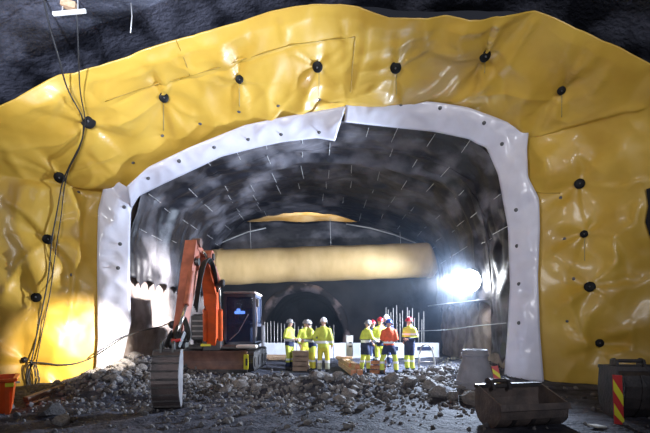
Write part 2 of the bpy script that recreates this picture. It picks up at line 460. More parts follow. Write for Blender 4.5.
def mem_disp(q, v):
    # bulge between fixings, pulled in at the discs with folds radiating from each
    d = 0.11
    dmin = 9
    for c, k in fix:
        r = (q - c).length; dmin = min(dmin, r)
        if r < 2.4:
            d -= 0.15 * math.exp(-(r / 0.55) ** 2)
            th = math.atan2(q.z - c.z, q.x - c.x)
            fold = math.sin(3 * th + k * 1.3 + 0.8 * math.sin(2 * th + k)) 
            d += 0.05 * (abs(fold) ** 0.6 * (1 if fold > 0 else -1)) * math.exp(-((r - 0.6) / 0.7) ** 2)
    for c in pin3:
        r = (q - c).length
        if r < 0.9: d -= 0.05 * math.exp(-(r / 0.25) ** 2)
    w = Vector((N3(q, 0.6, 11), N3(q, 0.6, 17), N3(q, 0.6, 23)))
    q2 = q + w * 0.8
    d += 0.13 * N3(q, 0.5, 1.0)
    q3 = Vector((q2.x, q2.y, q2.z * 0.55 + q2.x * 0.35))
    d += 0.15 * (ridged(q3, 0.55, 4.0) - 0.4)
    d += 0.045 * (ridged(q2, 1.2, 8.0) - 0.4)
    d += 0.010 * N3(q2, 4.0, 2.0)
    wx = 6 * N3(q, 1.1, 31); wy = 6 * N3(q, 1.1, 37)
    pp = to_px(q); d += 0.9 * crease(pp[0] + wx * .5, pp[1] + wy * .5)
    t_ = min(1, v / 0.22); d *= t_ * t_ * (3 - 2 * t_) * 0.95 + 0.05
    d *= 1 - 0.5 * max(0, (v - 0.93) / 0.07)
    return d
dv = []
for j in range(NV + 1):
    for i in range(NU + 1):
        q = base[j][i]
        dv.append(q + nrm[j][i] * mem_disp(q, j / NV))
mb = MB(); mb.v = dv
mb.f = [(j * (NU + 1) + i, j * (NU + 1) + i + 1, (j + 1) * (NU + 1) + i + 1, (j + 1) * (NU + 1) + i) for j in range(NV) for i in range(NU)]
mb.mi = [0] * len(mb.f)
bvh_y = BVHTree.FromPolygons(mb.v, mb.f)
yel = mb.build('waterproofing_membrane', 'yellow', smooth=True)
tag(yel, 'wrinkled yellow waterproofing membrane lining the head wall around the tunnel mouth', 'membrane')
ROOTM[yel.name] = Matrix.Identity(4)
sm = yel.modifiers.new('thickness', 'SOLIDIFY'); sm.thickness = 0.015; sm.offset = -1
CAM = Vector((0, 0, CZ))
def hit(px, py, bvh, off=0.0):
    d = (P(px, py, 10.0) - CAM).normalized()
    loc, n, i, dist = bvh.ray_cast(CAM, d)
    if loc is None: return P(px, py, 10.5), -d
    if n.dot(d) > 0: n = -n
    return loc + n * off, n
# lap seams (thin welded strips lying on the membrane)
def seam(pts, w=0.022):
    dense = resample(pts, max(8, int(sum((Vector(a) - Vector(b)).length for a, b in zip(pts, pts[1:])) / 5)))
    q = [hit(p.x, p.y, bvh_y, 0.02)[0] for p in dense]
    m = MB().tube(smoothline(q, 2), w * 0.5, 6)
    m.build('weld_seam', 'seam', yel, smooth=True)
seam([(180, 78), (215, 68), (230, 63), (290, 44), (355, 36)])
seam([(355, 36), (353, 62), (351, 92)])
seam([(176, 40), (183, 56), (190, 75)])
seam([(105, 101), (140, 88), (180, 78)])
seam([(529, 160), (531, 193), (560, 193)])

# rock behind the membrane
mb = MB()
mb.v = [base[j][i] + Vector((0, 0.45, 0)) - nrm[j][i] * 0.12 + Vector((0, 0, -0.6 if (i < 3 or i > NU - 3) else 0)) for j in range(0, NV + 1, 10) for i in range(0, NU + 1, 4)]
w4 = len(range(0, NU + 1, 4))
mb.f = [(j * w4 + i, j * w4 + i + 1, (j + 1) * w4 + i + 1, (j + 1) * w4 + i) for j in range(NV // 10) for i in range(w4 - 1)]
mb.mi = [0] * len(mb.f)
struct(mb, 'wall_front', 'darkrock', 'dark rock head wall behind the membrane')

# ------------------------------------------------------------------ white strips around the mouth
def strip(name, outer, inner, label, n=90, m=12, seed=0, yo=12.0):
    a = smoothline(resample(outer, n), 1); b = smoothline(resample(inner, n), 1)
    def fn(u, v):
        i = int(round(u * n))
        p = a[i].lerp(b[i], v); 
        w = math.sin(PI * min(1, max(0, v))) 
        Y = yo + (12.54 - yo) * v ** 1.4
        Y -= 0.05 * N3((p.x * .03, p.y * .03, seed), 1.0, seed) * 1.3 * (0.35 + w) + 0.035 * (ridged((p.x * .05, p.y * .05, seed), 1.3, seed + 5) - .4) * (0.3 + w)
        return P(p.x, p.y, Y)
    mb = MB().grid(fn, n, m)
    bv = BVHTree.FromPolygons(mb.v, mb.f)
    o = mb.build(name, 'white', smooth=True)
    s = o.modifiers.new('thickness', 'SOLIDIFY'); s.thickness = 0.012; s.offset = 0
    tag(o, label, 'sheet', 'white sheet strips edging the tunnel mouth')
    return bv
bvL = strip('white_sheet', [(94, 390), (98, 340), (97, 260), (98, 210), (107, 174), (117, 181), (127, 187)],
            [(119, 386), (124, 355), (131, 322), (130, 286), (130, 240), (131, 212), (133, 204)], 'white sheet strip standing up the left side of the tunnel mouth', seed=1, yo=12.10)
bvA = strip('white_sheet', [(127, 186), (148, 167), (190, 147), (245, 125), (283, 117), (346, 106)],
            [(131, 209), (139, 196), (163, 184), (204, 165), (220, 157), (259, 147), (283, 142), (317, 138), (335, 141)], 'white sheet strip over the left half of the tunnel arch', seed=2)
bvR = strip('white_sheet', [(347, 97), (361, 96), (401, 100), (435, 102), (467, 107), (495, 117), (529, 131), (527, 147), (528, 177), (539, 198), (540, 228), (538, 276), (540, 333), (544, 383)],
            [(344, 122), (380, 126), (435, 132), (469, 139), (477, 144), (486, 147), (498, 174), (503, 201), (508, 228), (510, 286), (507, 340), (504, 377)], 'white sheet strip over the right half of the arch and down its right side', n=140, seed=3)

# ------------------------------------------------------------------ tunnel beyond the mouth
S = [(122, 420), (124, 330), (125, 250), (127, 205), (142, 180), (180, 158), (230, 137), (290, 121), (345, 115), (400, 117), (450, 124), (488, 139), (507, 172), (514, 225), (517, 300), (516, 420)]
YM = 12.35
SN = 120
Sec = smoothline(resample(S, SN), 5)
Sec = [P(p.x, p.y, YM) for p in Sec]
Sec = [Vector((p.x, 0, p.z)) for p in Sec]
SE = [(213, 372), (214, 300), (215, 265), (222, 243), (245, 222), (275, 214.5), (305, 212), (335, 215), (357, 222), (390, 231), (418, 244), (434, 262), (437, 300), (438, 372)]
SecE = smoothline(resample(SE, SN), 3)
SecE = [P(p.x, p.y, 22.0) for p in SecE]
SecE = [Vector((p.x, 0, p.z)) for p in SecE]
def section(s, Y=12.35):
    f = s * SN; i = min(SN - 1, int(f)); t = min(1, max(0, (Y - 12.6) / 9.4))
    return Sec[i].lerp(Sec[i + 1], f - i).lerp(SecE[i].lerp(SecE[i + 1], f - i), t)
AX = Vector((-0.1, 0, 2.6))
def tunnel_pt(s, Y, off):
    p = section(s, Y); d = (p - AX); d.y = 0; d.normalize()
    q = p + d * off; return Vector((q.x, Y, q.z))
Y_END = 22.0
def rockfn(u, v):
    Y = 12.62 + v * (Y_END - 12.62); q = tunnel_pt(u, Y, 0.18)
    return tunnel_pt(u, Y, 0.16 + 0.13 * N3(q, 0.9, 3) + 0.12 * ridged(q, 1.3, 7) * 0.5 + 0.05 * N3(q, 3, 1))
mb = MB().grid(rockfn, 160, 130)
struct(mb, 'wall_tunnel', 'rock', 'pale rock wall of the tunnel below the black sheet', smooth=True)
# black sheet: arch-wide, stopping in scallops above the foot of each wall
s_lo, s_hi = 0.0, 1.0
def find_s(z, left):
    rng = range(0, SN + 1) if left else range(SN, -1, -1)
    for i in rng:
        if Sec[i].z >= z: return i / SN
    return 0
def blackfn(u, v):
    Y = 12.68 + v * (Y_END - 12.68)
    scal = 0.30 * abs(math.sin((Y - 12.3) * PI / 1.15)) ** 0.6
    sl = find_s(2.55, True); sr = find_s(0.35 if Y < 14.4 else 1.9, False)
    ds = scal / (sum((Sec[i + 1] - Sec[i]).length for i in range(SN)))
    a = sl + ds; b = sr - ds
    s = a + (b - a) * u
    q = tunnel_pt(s, Y, 0)
    off = 0.06 * N3(q, 0.8, 5) + 0.05 * (ridged(Vector((q.x * .6, q.y * 1.6, q.z * .6)), 1.5, 9) - .3) + 0.10 * (ridged(q + Vector((N3(q, .7, 1), N3(q, .7, 3), 0)) * .7, 0.8, 2) - 0.3) + 0.02 * N3(q, 2.6, 4)
    # girder ring showing through the sheet
    off -= 0.16 * math.exp(-((Y - 15.4) / 0.28) ** 2) + 0.10 * math.exp(-((Y - 18.6) / 0.25) ** 2)
    off += 0.02
    return tunnel_pt(s, Y, off - 0.03)
mb = MB().grid(blackfn, 200, 170)
bvh_b = BVHTree.FromPolygons(mb.v, mb.f)
bs = mb.build('black_lining_sheet', 'black_sheet', smooth=True)
tag(bs, 'black dusty lining sheet covering the roof and walls of the tunnel', 'sheet')
bs.modifiers.new('thickness', 'SOLIDIFY').thickness = 0.012

# far chamber behind Y_END
mb = MB()
mb.grid(lambda u, v: Vector((-11, 22 + 9 * u, -0.5 + 9.3 * v)), 10, 10)
mb.grid(lambda u, v: Vector((11, 22 + 9 * u, -0.5 + 9.3 * v)), 10, 10)
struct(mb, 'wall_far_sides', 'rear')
mb = MB().grid(lambda u, v: Vector((-11 + 22 * u, 21.9 + 9.2 * v, 8.6 - 1.0 * abs(u - .5) + 0.25 * N3((u * 22, v * 9, 0), 0.7, 2))), 60, 30)
struct(mb, 'ceiling_far', 'rearceil', 'tan lit roof of the chamber beyond the tunnel', smooth=True)
# plane at Y_END around the section (faces the camera only through the gap)
mb = MB()
n = SN
vs = [tunnel_pt(i / n, Y_END, 0.02) for i in range(n + 1)]; vo = []
for i, p in enumerate(vs):
    d = (p - Vector((AX.x, Y_END, AX.z))).normalized()
    vo.append(p + d * 7)
mb.add(vs + vo, [(i, i + 1, n + 2 + i, n + 1 + i) for i in range(n)])
struct(mb, 'wall_crossing', 'rear')
# back wall with portal
pc = P(303, 350, 30); hw = 2.95; top = 4.45
def portal(a, e=0.0):
    # a 0..1 left foot to right foot
    th = PI * (1 - a)
    return Vector((pc.x + (hw + e) * math.cos(th) * (1.0), 30.5, 0.0 + max(0, (top + e) * math.sin(th) ** 0.75)))
mb = MB(); n = 48
inn = [portal(i / n) for i in range(n + 1)]; out = [portal(i / n, 9.0) for i in range(n + 1)]
for p in inn + out: p.z -= 0.3
inn2 = []
def wallfn(u, v):
    i = u * n; k = min(n - 1, int(i)); q = inn[k].lerp(inn[k + 1], i - k).lerp(out[k].lerp(out[k + 1], i - k), v ** 1.5)
    q.y += 0.25 * N3(q, 0.8, 3) - 0.05
    return q
mb.grid(wallfn, n * 2, 30)
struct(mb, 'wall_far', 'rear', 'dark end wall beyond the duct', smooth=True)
mb = MB()
def rimfn(u, v):
    i = u * n; k = min(n - 1, int(i)); q = inn[k].lerp(inn[k + 1], i - k)
    c = Vector((pc.x, 30.5, 0.5)); d = (q - c).normalized()
    t = v * 2 * PI; rr = 0.30 + 0.12 * N3(q, 1.3, 8)
    return q + d * (0.15 + rr * math.cos(t)) + Vector((0, -0.1 + 0.25 * math.sin(t), 0))
mb.grid(rimfn, 96, 12)
struct(mb, 'trim_portal', 'rim', 'sprayed concrete rim of the dark inner tunnel', smooth=True)
mb = MB()
mb.grid(lambda u, v: (lambda k: inn[k] + Vector((0, 9.5 * v, 0)))(min(n, int(round(u * n)))), n, 6)
mb.add([(-6, 40, -0.5), (4, 40, -0.5), (4, 40, 6), (-6, 40, 6)], [(0, 1, 2, 3)])
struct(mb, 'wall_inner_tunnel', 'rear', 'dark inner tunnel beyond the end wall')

# hanging black crescent below the roof gap
def cres(u, v):
    x = 215 + (433 - 215) * u
    top = 221.5 + 0.6 * math.sin(x * .13) - (0 if 240 < x < 360 else 3)
    bot = 262
    Y = 22.25 + 0.10 * N3((x * .05, v * 2, 0), 1.0, 4)
    q = P(x, top + (bot - top) * v, Y)
    return q
mb = MB().grid(cres, 80, 16)
c = mb.build('black_curtain_sheet', 'black_sheet', smooth=True)
tag(c, 'black sheet hung across the tunnel above the beige duct, under the lit gap', 'sheet')
c.modifiers.new('thickness', 'SOLIDIFY').thickness = 0.02
# pale edge pipes of that sheet
mb = MB().tube([P(x, y, 21.95) for x, y in [(216, 245), (230, 239), (248, 232), (266, 228)]], 0.035)
solo(mb, 'edge_pipe', 'wire', 'pale curved pipe rising left of the roof gap above the duct', 'pipe', 'curved edge pipes', smooth=True)
mb = MB().tube([P(x, y, 21.95) for x, y in [(346, 224), (370, 228), (395, 235), (416, 243)]], 0.035)
solo(mb, 'edge_pipe', 'wire', 'pale curved pipe falling to the right above the duct', 'pipe', 'curved edge pipes', smooth=True)

# ventilation duct
dt = thing('ventilation_duct', 'big beige fabric ventilation duct crossing the tunnel under its roof', 'duct', P(320, 285, 21))
def ductfn(u, v):
    a = P(203, 268, 21); b = P(427, 260, 21); q = a.lerp(b, u)
    th = 2 * PI * v
    r = 0.86 - 0.03 * u + 0.012 * math.sin(u * 46) + 0.03 * N3((u * 9, math.cos(th), math.sin(th)), 1.0, 3)
    return q + Vector((0, math.cos(th) * r, math.sin(th) * r))
mb = MB().grid(ductfn, 110, 36); mb.build('duct_tube', 'duct', dt, smooth=True)
e = P(427, 260, 21); e2 = P(438, 269, 21)
mb = MB()
def endfn(u, v):
    th = 2 * PI * v; r = 0.83 * (1 - u ** 1.8) + 0.03
    return e.lerp(e2, u) + Vector((0, math.cos(th) * r, math.sin(th) * r))
mb.grid(endfn, 12, 36); mb.build('tied_end', 'duct', dt, smooth=True)
a = P(222, 267, 21)
mb = MB().add(*(lambda m_: (m_.v, m_.f))(MB().grid(lambda u, v: a + Vector((0.12 * (u - .5), math.cos(2 * PI * v) * (0.885), math.sin(2 * PI * v) * 0.885)), 2, 36)))
mb.build('joint_band', 'duct', dt, smooth=True)
for x, yt in ((250, 222), (330, 218), (400, 232)):
    MB().tube([P(x, yt, 21.3), P(x + 1, 250, 21.05)], 0.015, 6).build('hanger_wire', 'wire', dt)

# ------------------------------------------------------------------ fixings
def orient(n):
    return Vector((0, 0, 1)).rotation_difference(n)
DL = ['black fixing disc where the two hanging cables meet on the yellow membrane',
      'uppermost of three black fixing discs down the cable on the left yellow membrane',
      'middle of three black fixing discs down the cable on the left yellow membrane',
      'lowest of three black fixing discs down the cable on the left yellow membrane',
      'black fixing disc above the left shoulder of the tunnel, with a shiny fold over it',
      'small black fixing disc with a tail wire, left of the crown of the arch',
      'oval black fixing disc over the crown of the arch, just below the long seam',
      'black fixing disc over the arch beside bright diagonal folds in the yellow',
      'black fixing disc near the top edge of the yellow, right of the crown',
      'small black fixing disc high on the right shoulder of the yellow membrane',
      'topmost of four black fixing discs down the right yellow wall',
      'smallest black disc, second from the top down the right yellow wall',
      'third black fixing disc from the top down the right yellow wall',
      'lowest black fixing disc on the right yellow wall, above the bucket with a handle',
      'small black knob on the left yellow where the cable coil hangs']
disc_pts = []
for k, ((px, py, r), lab) in enumerate(zip(DISCS, DL)):
    p, nn = hit(px, py, bvh_y)
    nn = (nn + (CAM - p).normalized() * 1.2).normalized()
    disc_pts.append(p + nn * 0.06)
    t = thing('fixing_disc', lab, 'disc', p, 0, 'black fixing discs on the yellow membrane')
    p = p + nn * 0.07
    MB().lathe([(r * .3, -0.12), (r * .8, -0.03), (r, -0.005), (r, 0.012), (r * .92, 0.022), (r * .5, 0.035), (r * .18, 0.04)], p, nn, 24).build('disc_plate', 'disc', t, smooth=True)
    MB().lathe([(r * .16, 0.03), (r * .16, 0.055), (r * .08, 0.06), (r * .08, 0.10)], p, nn, 10).build('bolt', 'pin', t, smooth=True)
    tails = {4: 133, 5: 109, 6: 97, 7: 97, 8: 76, 9: 119, 11: 262}
    if k in tails:
        pts = [hit(px + 0.5, y, bvh_y, 0.015)[0] for y in range(py + 3, tails[k], 3)]
        MB().tube(pts, 0.011, 6).build('tail_wire', 'tail', t, smooth=True)
# black flap at the right edge of the picture
fp = [hit(x, y, bvh_y, 0.03)[0] for x, y in ((646, 189), (656, 186), (668, 195), (672, 215), (664, 236), (650, 238), (645, 222), (648, 206))]
mb = MB(); cc = sum(fp, Vector()) / len(fp)
fr = [q + (CAM - q).normalized() * 0.05 for q in fp]
nf = len(fp)
mb.add(fp + fr, [tuple(range(nf)), tuple(range(2 * nf - 1, nf - 1, -1))] + [(i, (i + 1) % nf, nf + (i + 1) % nf, nf + i) for i in range(nf)])
solo(mb, 'rubber_patch', 'disc', 'black patch on the yellow at the right edge of the photo', 'patch')

ords = ['lowest', 'second lowest', 'third lowest', 'fourth lowest']
PYL = ['small dark pin in the yellow just above the left shoulder of the white arch strip', 'small dark pin at the foot of the tail wire over the left shoulder',
       'small dark pin in the yellow above the white strip, left of the wired small disc', 'small dark pin under the small wired disc left of the crown',
       'small dark pin in the yellow left of the crown at a shiny pucker', 'small dark pin at the foot of the wire under the oval disc',
       'small dark pin beside the topmost disc on the right yellow wall', 'small dark pin left of the smallest disc on the right yellow wall',
       'small dark pin left of the third disc on the right yellow wall', 'lowest small dark pin on the right yellow wall',
       'small dark pin in the left yellow, right of the upper cable disc', 'small dark pin in the left yellow above the bright lit patch']
PWL = ['topmost small pin in the upright white strip on the left', 'middle small pin in the upright white strip on the left', 'lowest small pin in the upright white strip on the left',
       'leftmost of six small pins along the left white arch strip', 'second from the left of six pins in the left white arch strip', 'third from the left of six pins in the left white arch strip',
       'fourth from the left of six pins in the left white arch strip', 'fifth from the left of six pins in the left white arch strip', 'rightmost of six small pins along the left white arch strip',
       'leftmost small pin along the right white arch strip', 'second pin from the left along the right white arch strip', 'third pin from the left along the right white arch strip',
       'fourth pin along the right white arch strip, before its bend', 'small pin at the bend of the right white strip', 'topmost small pin in the upright white strip on the right',
       'second pin from the top in the upright white strip on the right', 'third pin from the top in the upright white strip on the right', 'lowest small pin in the upright white strip on the right']
def pin(px, py, bv, lab, grp):
    p, nn = hit(px, py, bv)
    nn = (nn + (CAM - p).normalized()).normalized()
    mb = MB().lathe([(0.055, -0.005), (0.055, 0.012), (0.02, 0.022), (0.012, 0.05), (0.012, 0.09)], p, nn, 10)
    solo(mb, 'fixing_pin', 'pin', lab, 'pin', grp, smooth=False)
for (px, py), lab in zip(PINS_Y, PYL): pin(px, py, bvh_y, lab, 'small pins in the yellow membrane')
for k, ((px, py), lab) in enumerate(zip(PINS_W, PWL)): pin(px, py, bvL if k < 3 else bvA if k < 9 else bvR, lab, 'small pins in the white strips')

# spacer rods on the black sheet, in rows that run along the tunnel
mb = MB().tube([(0, -0.4, 0), (0, 0.4, 0)], 0.011, 6)
mb.tube([(0, -0.05, -0.06), (0, -0.05, 0.05)], 0.014, 6)
rod0 = None
def rod(s, Y, L, lab, grp, off=-0.13):
    global rod0
    p = tunnel_pt(s, Y, off)
    hitp = bvh_b.ray_cast(Vector((AX.x, Y, AX.z)), (p - Vector((AX.x, Y, AX.z))).normalized())
    if hitp[0] is not None: p = hitp[0] - (hitp[0] - Vector((AX.x, Y, AX.z))).normalized() * 0.035
    if rod0 is None:
        o = rod0 = mb.build('spacer_rod', 'wire')
    else:
        o = rod0.copy(); COL.objects.link(o)
    o.location = p; o.scale = (1, L / 0.8, 1)
    d = (p - Vector((AX.x, p.y, AX.z)))
    o.rotation_euler = (0, math.atan2(d.x, d.z), random.uniform(-.05, .05))
    tag(o, lab, 'rod', grp)
for k in range(15):
    s = 0.225 + 0.555 * k / 14
    zone = 0 if s < 0.33 else (2 if s > 0.66 else 1)
    lab, grp = (('thin pale rod on the black sheet of the left tunnel wall', 'rods on the left tunnel wall'),
                ('thin pale rod under the black sheet of the tunnel roof', 'rods under the tunnel roof'),
                ('thin pale rod on the black sheet of the right tunnel wall', 'rods on the right tunnel wall'))[zone]
    Y = 13.1 + random.uniform(0, .5)
    while Y < 21.3:
        L = random.uniform(0.8, 1.5)
        if random.random() < 0.85: rod(s + random.uniform(-.004, .004), Y, L, lab, grp)
        Y += L + random.uniform(0.25, 0.6)

# long wires along the right wall
for pts, lab in (([(418, 331, 19), (445, 330, 16.5), (475, 326, 14.3), (506, 323, 12.9)], 'lower of two pale wires strung along the right tunnel wall'),
                 ([(428, 306, 18.5), (450, 303, 16.2), (470, 301, 14.9), (488, 299, 13.9)], 'upper of two pale wires strung along the right tunnel wall')):
    mb = MB().tube([P(*p) for p in pts], 0.016, 6)
    solo(mb, 'strung_wire', 'wire', lab, 'wire', 'wires on the right wall', smooth=True)

# ------------------------------------------------------------------ work lamp on the right wall
LP = P(469, 281, 15.3)
lamp = thing('work_floodlight', 'blazing white round floodlight on the right tunnel wall', 'lamp', LP + Vector((0.1, 0.2, 0)))
LD = Vector((-0.45, -0.89, -0.08)).normalized()
MB().lathe([(0.10, -0.30), (0.22, -0.24), (0.42, -0.05), (0.44, 0.0), (0.40, 0.0)], LP, LD, 28).build('lamp_housing', 'blackmetal', lamp, smooth=True)
MB().lathe([(0.40, -0.03), (0.38, 0.14), (0.24, 0.26), (0.02, 0.30)], LP, LD, 28).build('lamp_lens', 'lampface', lamp, smooth=True)
MB().tube([LP - LD * .2, LP + Vector((.25, .25, -.05)), LP + Vector((0.35, 0.45, -.05))], 0.03, 8).build('bracket_arm', 'blackmetal', lamp, smooth=True)

# ------------------------------------------------------------------ ceiling fixture and cables at top left
p0, n0 = hit(70, 4, bvh_vault)
fx = thing('ceiling_batten', 'white batten with a wooden block hanging from the dark vault at top left', 'fixture', p0 + Vector((0, 0, -0.3)))
q0 = p0 + Vector((0, -0.1, -0.22))
MB().beam(P(53, 14, q0.y), P(86, 11, q0.y), 0.05, 0.06).build('white_bar', 'tubelamp', fx)
a = P(69, 5, q0.y + 0.05)
MB().box(a, (0.26, 0.14, 0.12), Euler((0.1, 0.15, 0.2)).to_matrix()).build('wood_block', 'wood', fx)
MB().beam(P(45, 2, q0.y), P(64, 0, q0.y), 0.04, 0.03).build('bracket', 'tubelamp', fx)
MB().tube([P(62, 13, q0.y), p0 + Vector((-.1, 0, .3))], 0.012, 6).build('hanger_wire', 'wire', fx)
MB().tube([P(78, 12, q0.y), p0 + Vector((.15, 0, .3))], 0.012, 6).build('hanger_wire', 'wire', fx)
h1, _ = hit(131, 3, bvh_vault)
mb = MB().tube([h1, P(132, 16, h1.y), P(130.5, 33, h1.y)], 0.010, 6)
solo(mb, 'hanging_rod', 'wire', 'thin pale rod hanging from the dark vault near the top left', 'rod', smooth=True)
def smoothtube(pts, r, n=40):
    q = smoothline(resample(pts, n), 6)
    return MB().tube(q, r, 8)
top1, _ = hit(43, -6, bvh_vault)
D0 = disc_pts[0]
ca = [top1, P(47, 18, top1.y + .3), P(60, 62, 8.9), hit(68, 88, bvh_y, .16)[0], hit(77, 107, bvh_y, .16)[0], D0 + Vector((-.05, -.10, .02))]
for (x, y) in [(84, 137), (72, 160), (62, 182), (58, 205), (53, 240), (47, 280), (41, 320), (34, 352), (30, 372), (27, 389)]:
    ca.append(hit(x, y, bvh_y, 0.09)[0])
solo(smoothtube(ca, 0.017, 90), 'power_cable', 'cable', 'black cable hung from the vault down the left yellow membrane to the coil', 'cable', 'hanging cables', smooth=True)
cb = [P(77, 15, q0.y - .02), P(78.5, 58, 8.9), hit(80, 90, bvh_y, .15)[0], hit(82, 108, bvh_y, .15)[0], D0 + Vector((.03, -.12, 0))]
for (x, y) in [(81, 145), (70, 170), (64, 190), (61, 215), (57, 250), (50, 290), (43, 330), (38, 360)]:
    cb.append(hit(x, y, bvh_y, 0.12)[0])
solo(smoothtube(cb, 0.013, 80), 'power_cable', 'cable', 'thinner dark cable hung from the white batten at top left, beside the black cable', 'cable', 'hanging cables', smooth=True)
cw = [hit(x, y, bvh_y, 0.10)[0] for x, y in [(30, 360), (45, 361), (60, 363.5), (75, 363), (88, 359)]]
cw += [P(100, 353, 11.6), P(112, 345, 11.75), P(124, 337, 11.9), P(140, 331, 12.2), P(160, 327, 12.6), P(172, 322, 12.9)]
solo(smoothtube(cw, 0.019, 60), 'power_cable', 'cable', 'black cable sagging right from the coil across the white strip into the tunnel', 'cable', smooth=True)
cc, cn = hit(33, 377, bvh_y, 0.14)
mb = MB()
pts = []
for i in range(140):
    t = i / 139; th = 2 * PI * 4 * t
    pts.append(cc + Vector(((0.13 + .03 * math.sin(7 * t)) * math.cos(th) + 0.04 * math.sin(t * 9), -0.06 + 0.10 * t, 0.33 * math.sin(th) + 0.03 * math.sin(t * 11))))
mb.tube(pts, 0.012, 6)
mb.tube([cc + Vector((-.02, 0, .33)), cc + Vector((-.06, .02, .42)), disc_pts[14]], 0.014, 6)
solo(mb, 'cable_coil', 'cable', 'coil of dark cable hanging on the foot of the left yellow membrane', 'coil', smooth=True)

# ------------------------------------------------------------------ excavator
def G(x, y): return ground_h(x, y)
EX = thing('excavator', 'orange tracked excavator with folded boom and dark cab on the rubble', 'excavator', (-3.25, 13.9, G(-3.25, 13.9)))
gz = 0.27
# tracks
for sx in (-1, 1):
    cx = -3.25 + sx * 0.95
    prof = []
    r = 0.29; y0, y1 = 12.95, 15.3; zc = gz + r
    for i in range(13):
        th = PI / 2 + PI * i / 12; prof.append((y0 + r * math.cos(th), zc + r * math.sin(th)))
    for i in range(13):
        th = -PI / 2 + PI * i / 12; prof.append((y1 + r * math.cos(th), zc + r * math.sin(th)))
    mb = MB().prism(prof, cx - 0.2, cx + 0.2)
    L = len(prof)
    for i in range(26):
        t = i / 26
        rs = resample([(a, b) for a, b in prof] + [prof[0]], 26)
        q = rs[i]; nx = rs[(i + 1) % 26] - rs[i - 1]
        ang = math.atan2(nx.y, nx.x)
        mb.box((cx, q.x, q.y), (0.42, 0.04, 0.07), Euler((ang, 0, 0)).to_matrix())
    tr = mb.build('track', 'blackmetal', EX)
    for k in range(4):
        MB().lathe([(0.15, -0.22), (0.15, 0.22)], (cx, 13.0 + k * 0.76, zc - .04), (1, 0, 0), 16).build('wheel', 'bucketdark', tr)
MB().box((-3.25, 14.1, gz + .42), (1.5, 1.6, 0.34), bev=.04).build('undercarriage', 'blackmetal', EX)
# dozer blade
mb = MB()
bl = P(179, 372, 12.35); br = P(247, 372, 12.35)
zb, zt = bl.z, P(0, 351, 12.35).z
pr = []
for i in range(9):
    t = i / 8; pr.append((12.35 + 0.12 * math.sin(PI * t) - 0.03 * t, zb + (zt - zb) * t))
pr += [(y + 0.05, z) for y, z in reversed(pr)]
mb.prism(pr, bl.x, br.x)
blade = mb.build('dozer_blade', 'rust', EX)
MB().box(((bl.x + br.x) / 2, 12.33, zb + .03), (br.x - bl.x + .02, .05, .09)).build('cutting_edge', 'bucketdark', blade)
for x in (-.55, .55):
    MB().beam((-3.25 + x, 12.5, zb + .3), (-3.25 + x, 13.4, gz + .4), .12, .16).build('blade_arm', 'blackmetal', EX)
MB().box(P(246, 362, 12.28), (0.13, 0.03, 0.42)).build('reflector_plate', 'yellowpaint', EX)
MB().box(P(246.5, 362, 12.26), (0.05, 0.03, 0.2)).build('reflector_mark', 'blackmetal', EX)
# house
MB().box((-3.3, 14.9, 1.36), (2.0, 1.7, 0.9), bev=.12).build('engine_house', 'blackmetal', EX)
MB().box((-3.25, 14.15, gz + .68), (1.9, 2.2, .16), bev=.05).build('turntable_deck', 'blackmetal', EX)
mb = MB().box((-3.93, 13.9, 1.55), (0.55, 0.7, 0.85), bev=.06)
eb = mb.build('equipment_box', 'blackmetal', EX)
for k in range(4): MB().box((-3.93, 13.53, 1.28 + k * .16), (0.45, .03, .05)).build('grille_slat', 'bucketside', eb)
# cab
x0, x1 = P(224, 0, 13.4).x, P(255, 0, 13.4).x
zc0, zc1 = P(0, 345, 13.4).z, P(0, 293.5, 13.4).z
yb0, yb1 = 13.4, 14.75
mb = MB()
fw = 0.07
for x in (x0 + fw / 2, x1 - fw / 2):
    for y in (yb0 + fw / 2, yb1 - fw / 2):
        mb.box((x, y, (zc0 + zc1) / 2), (fw, fw, zc1 - zc0))
xm = (x0 + x1) / 2
for y in (yb0 + fw / 2, yb1 - fw / 2):
    for z in (zc0 + .05, zc1 - .05, zc0 + .62): 
        if z == zc0 + .62 and y < 14: continue
        mb.box((xm, y, z), (x1 - x0, fw, .1))
for x in (x0 + fw / 2, x1 - fw / 2):
    for z in (zc0 + .05, zc1 - .05, zc0 + .62): mb.box((x, (yb0 + yb1) / 2, z), (fw, yb1 - yb0, .1))
mb.box((xm, (yb0 + yb1) / 2, zc0 + .03), (x1 - x0, yb1 - yb0, .06))
mb.box((xm, yb1 - .03, zc0 + .45), (x1 - x0, .04, .9))
cab = mb.build('cab', 'darkblue', EX)
MB().box((xm, (yb0 + yb1) / 2, zc1 + .03), (x1 - x0 + .06, yb1 - yb0 + .08, .07), bev=.03).build('roof', 'bucketside', cab)
MB().box((xm, yb0 + .03, (zc0 + zc1) / 2), (x1 - x0 - .13, .012, zc1 - zc0 - .2)).build('windscreen', 'glass', cab)
MB().box((x1 - .03, (yb0 + yb1) / 2, (zc0 + zc1) / 2 + .3), (.012, yb1 - yb0 - .13, .8)).build('side_window', 'glass', cab)
MB().box((xm, 14.35, zc0 + .45), (.5, .5, .14), bev=.05).box((xm, 14.6, zc0 + .85), (.48, .13, .75), bev=.05).build('seat', 'blackmetal', cab)
MB().box((xm - .08, 13.85, zc0 + 1.02), (.34, .05, .09), bev=.03).box((xm - .12, 13.85, zc0 + 1.1), (.12, .05, .10), bev=.03).build('cab_glow', 'cabglow', cab, smooth=True)  # glowing boxes put in for the bluish gleam behind the windscreen
MB().tube([(xm - .3, 13.36, zc0 + .15), (xm - .02, 13.35, zc0 + .4), (xm + .28, 13.36, zc0 + .95)], .012, 6).build('wiper', 'bucketside', cab)
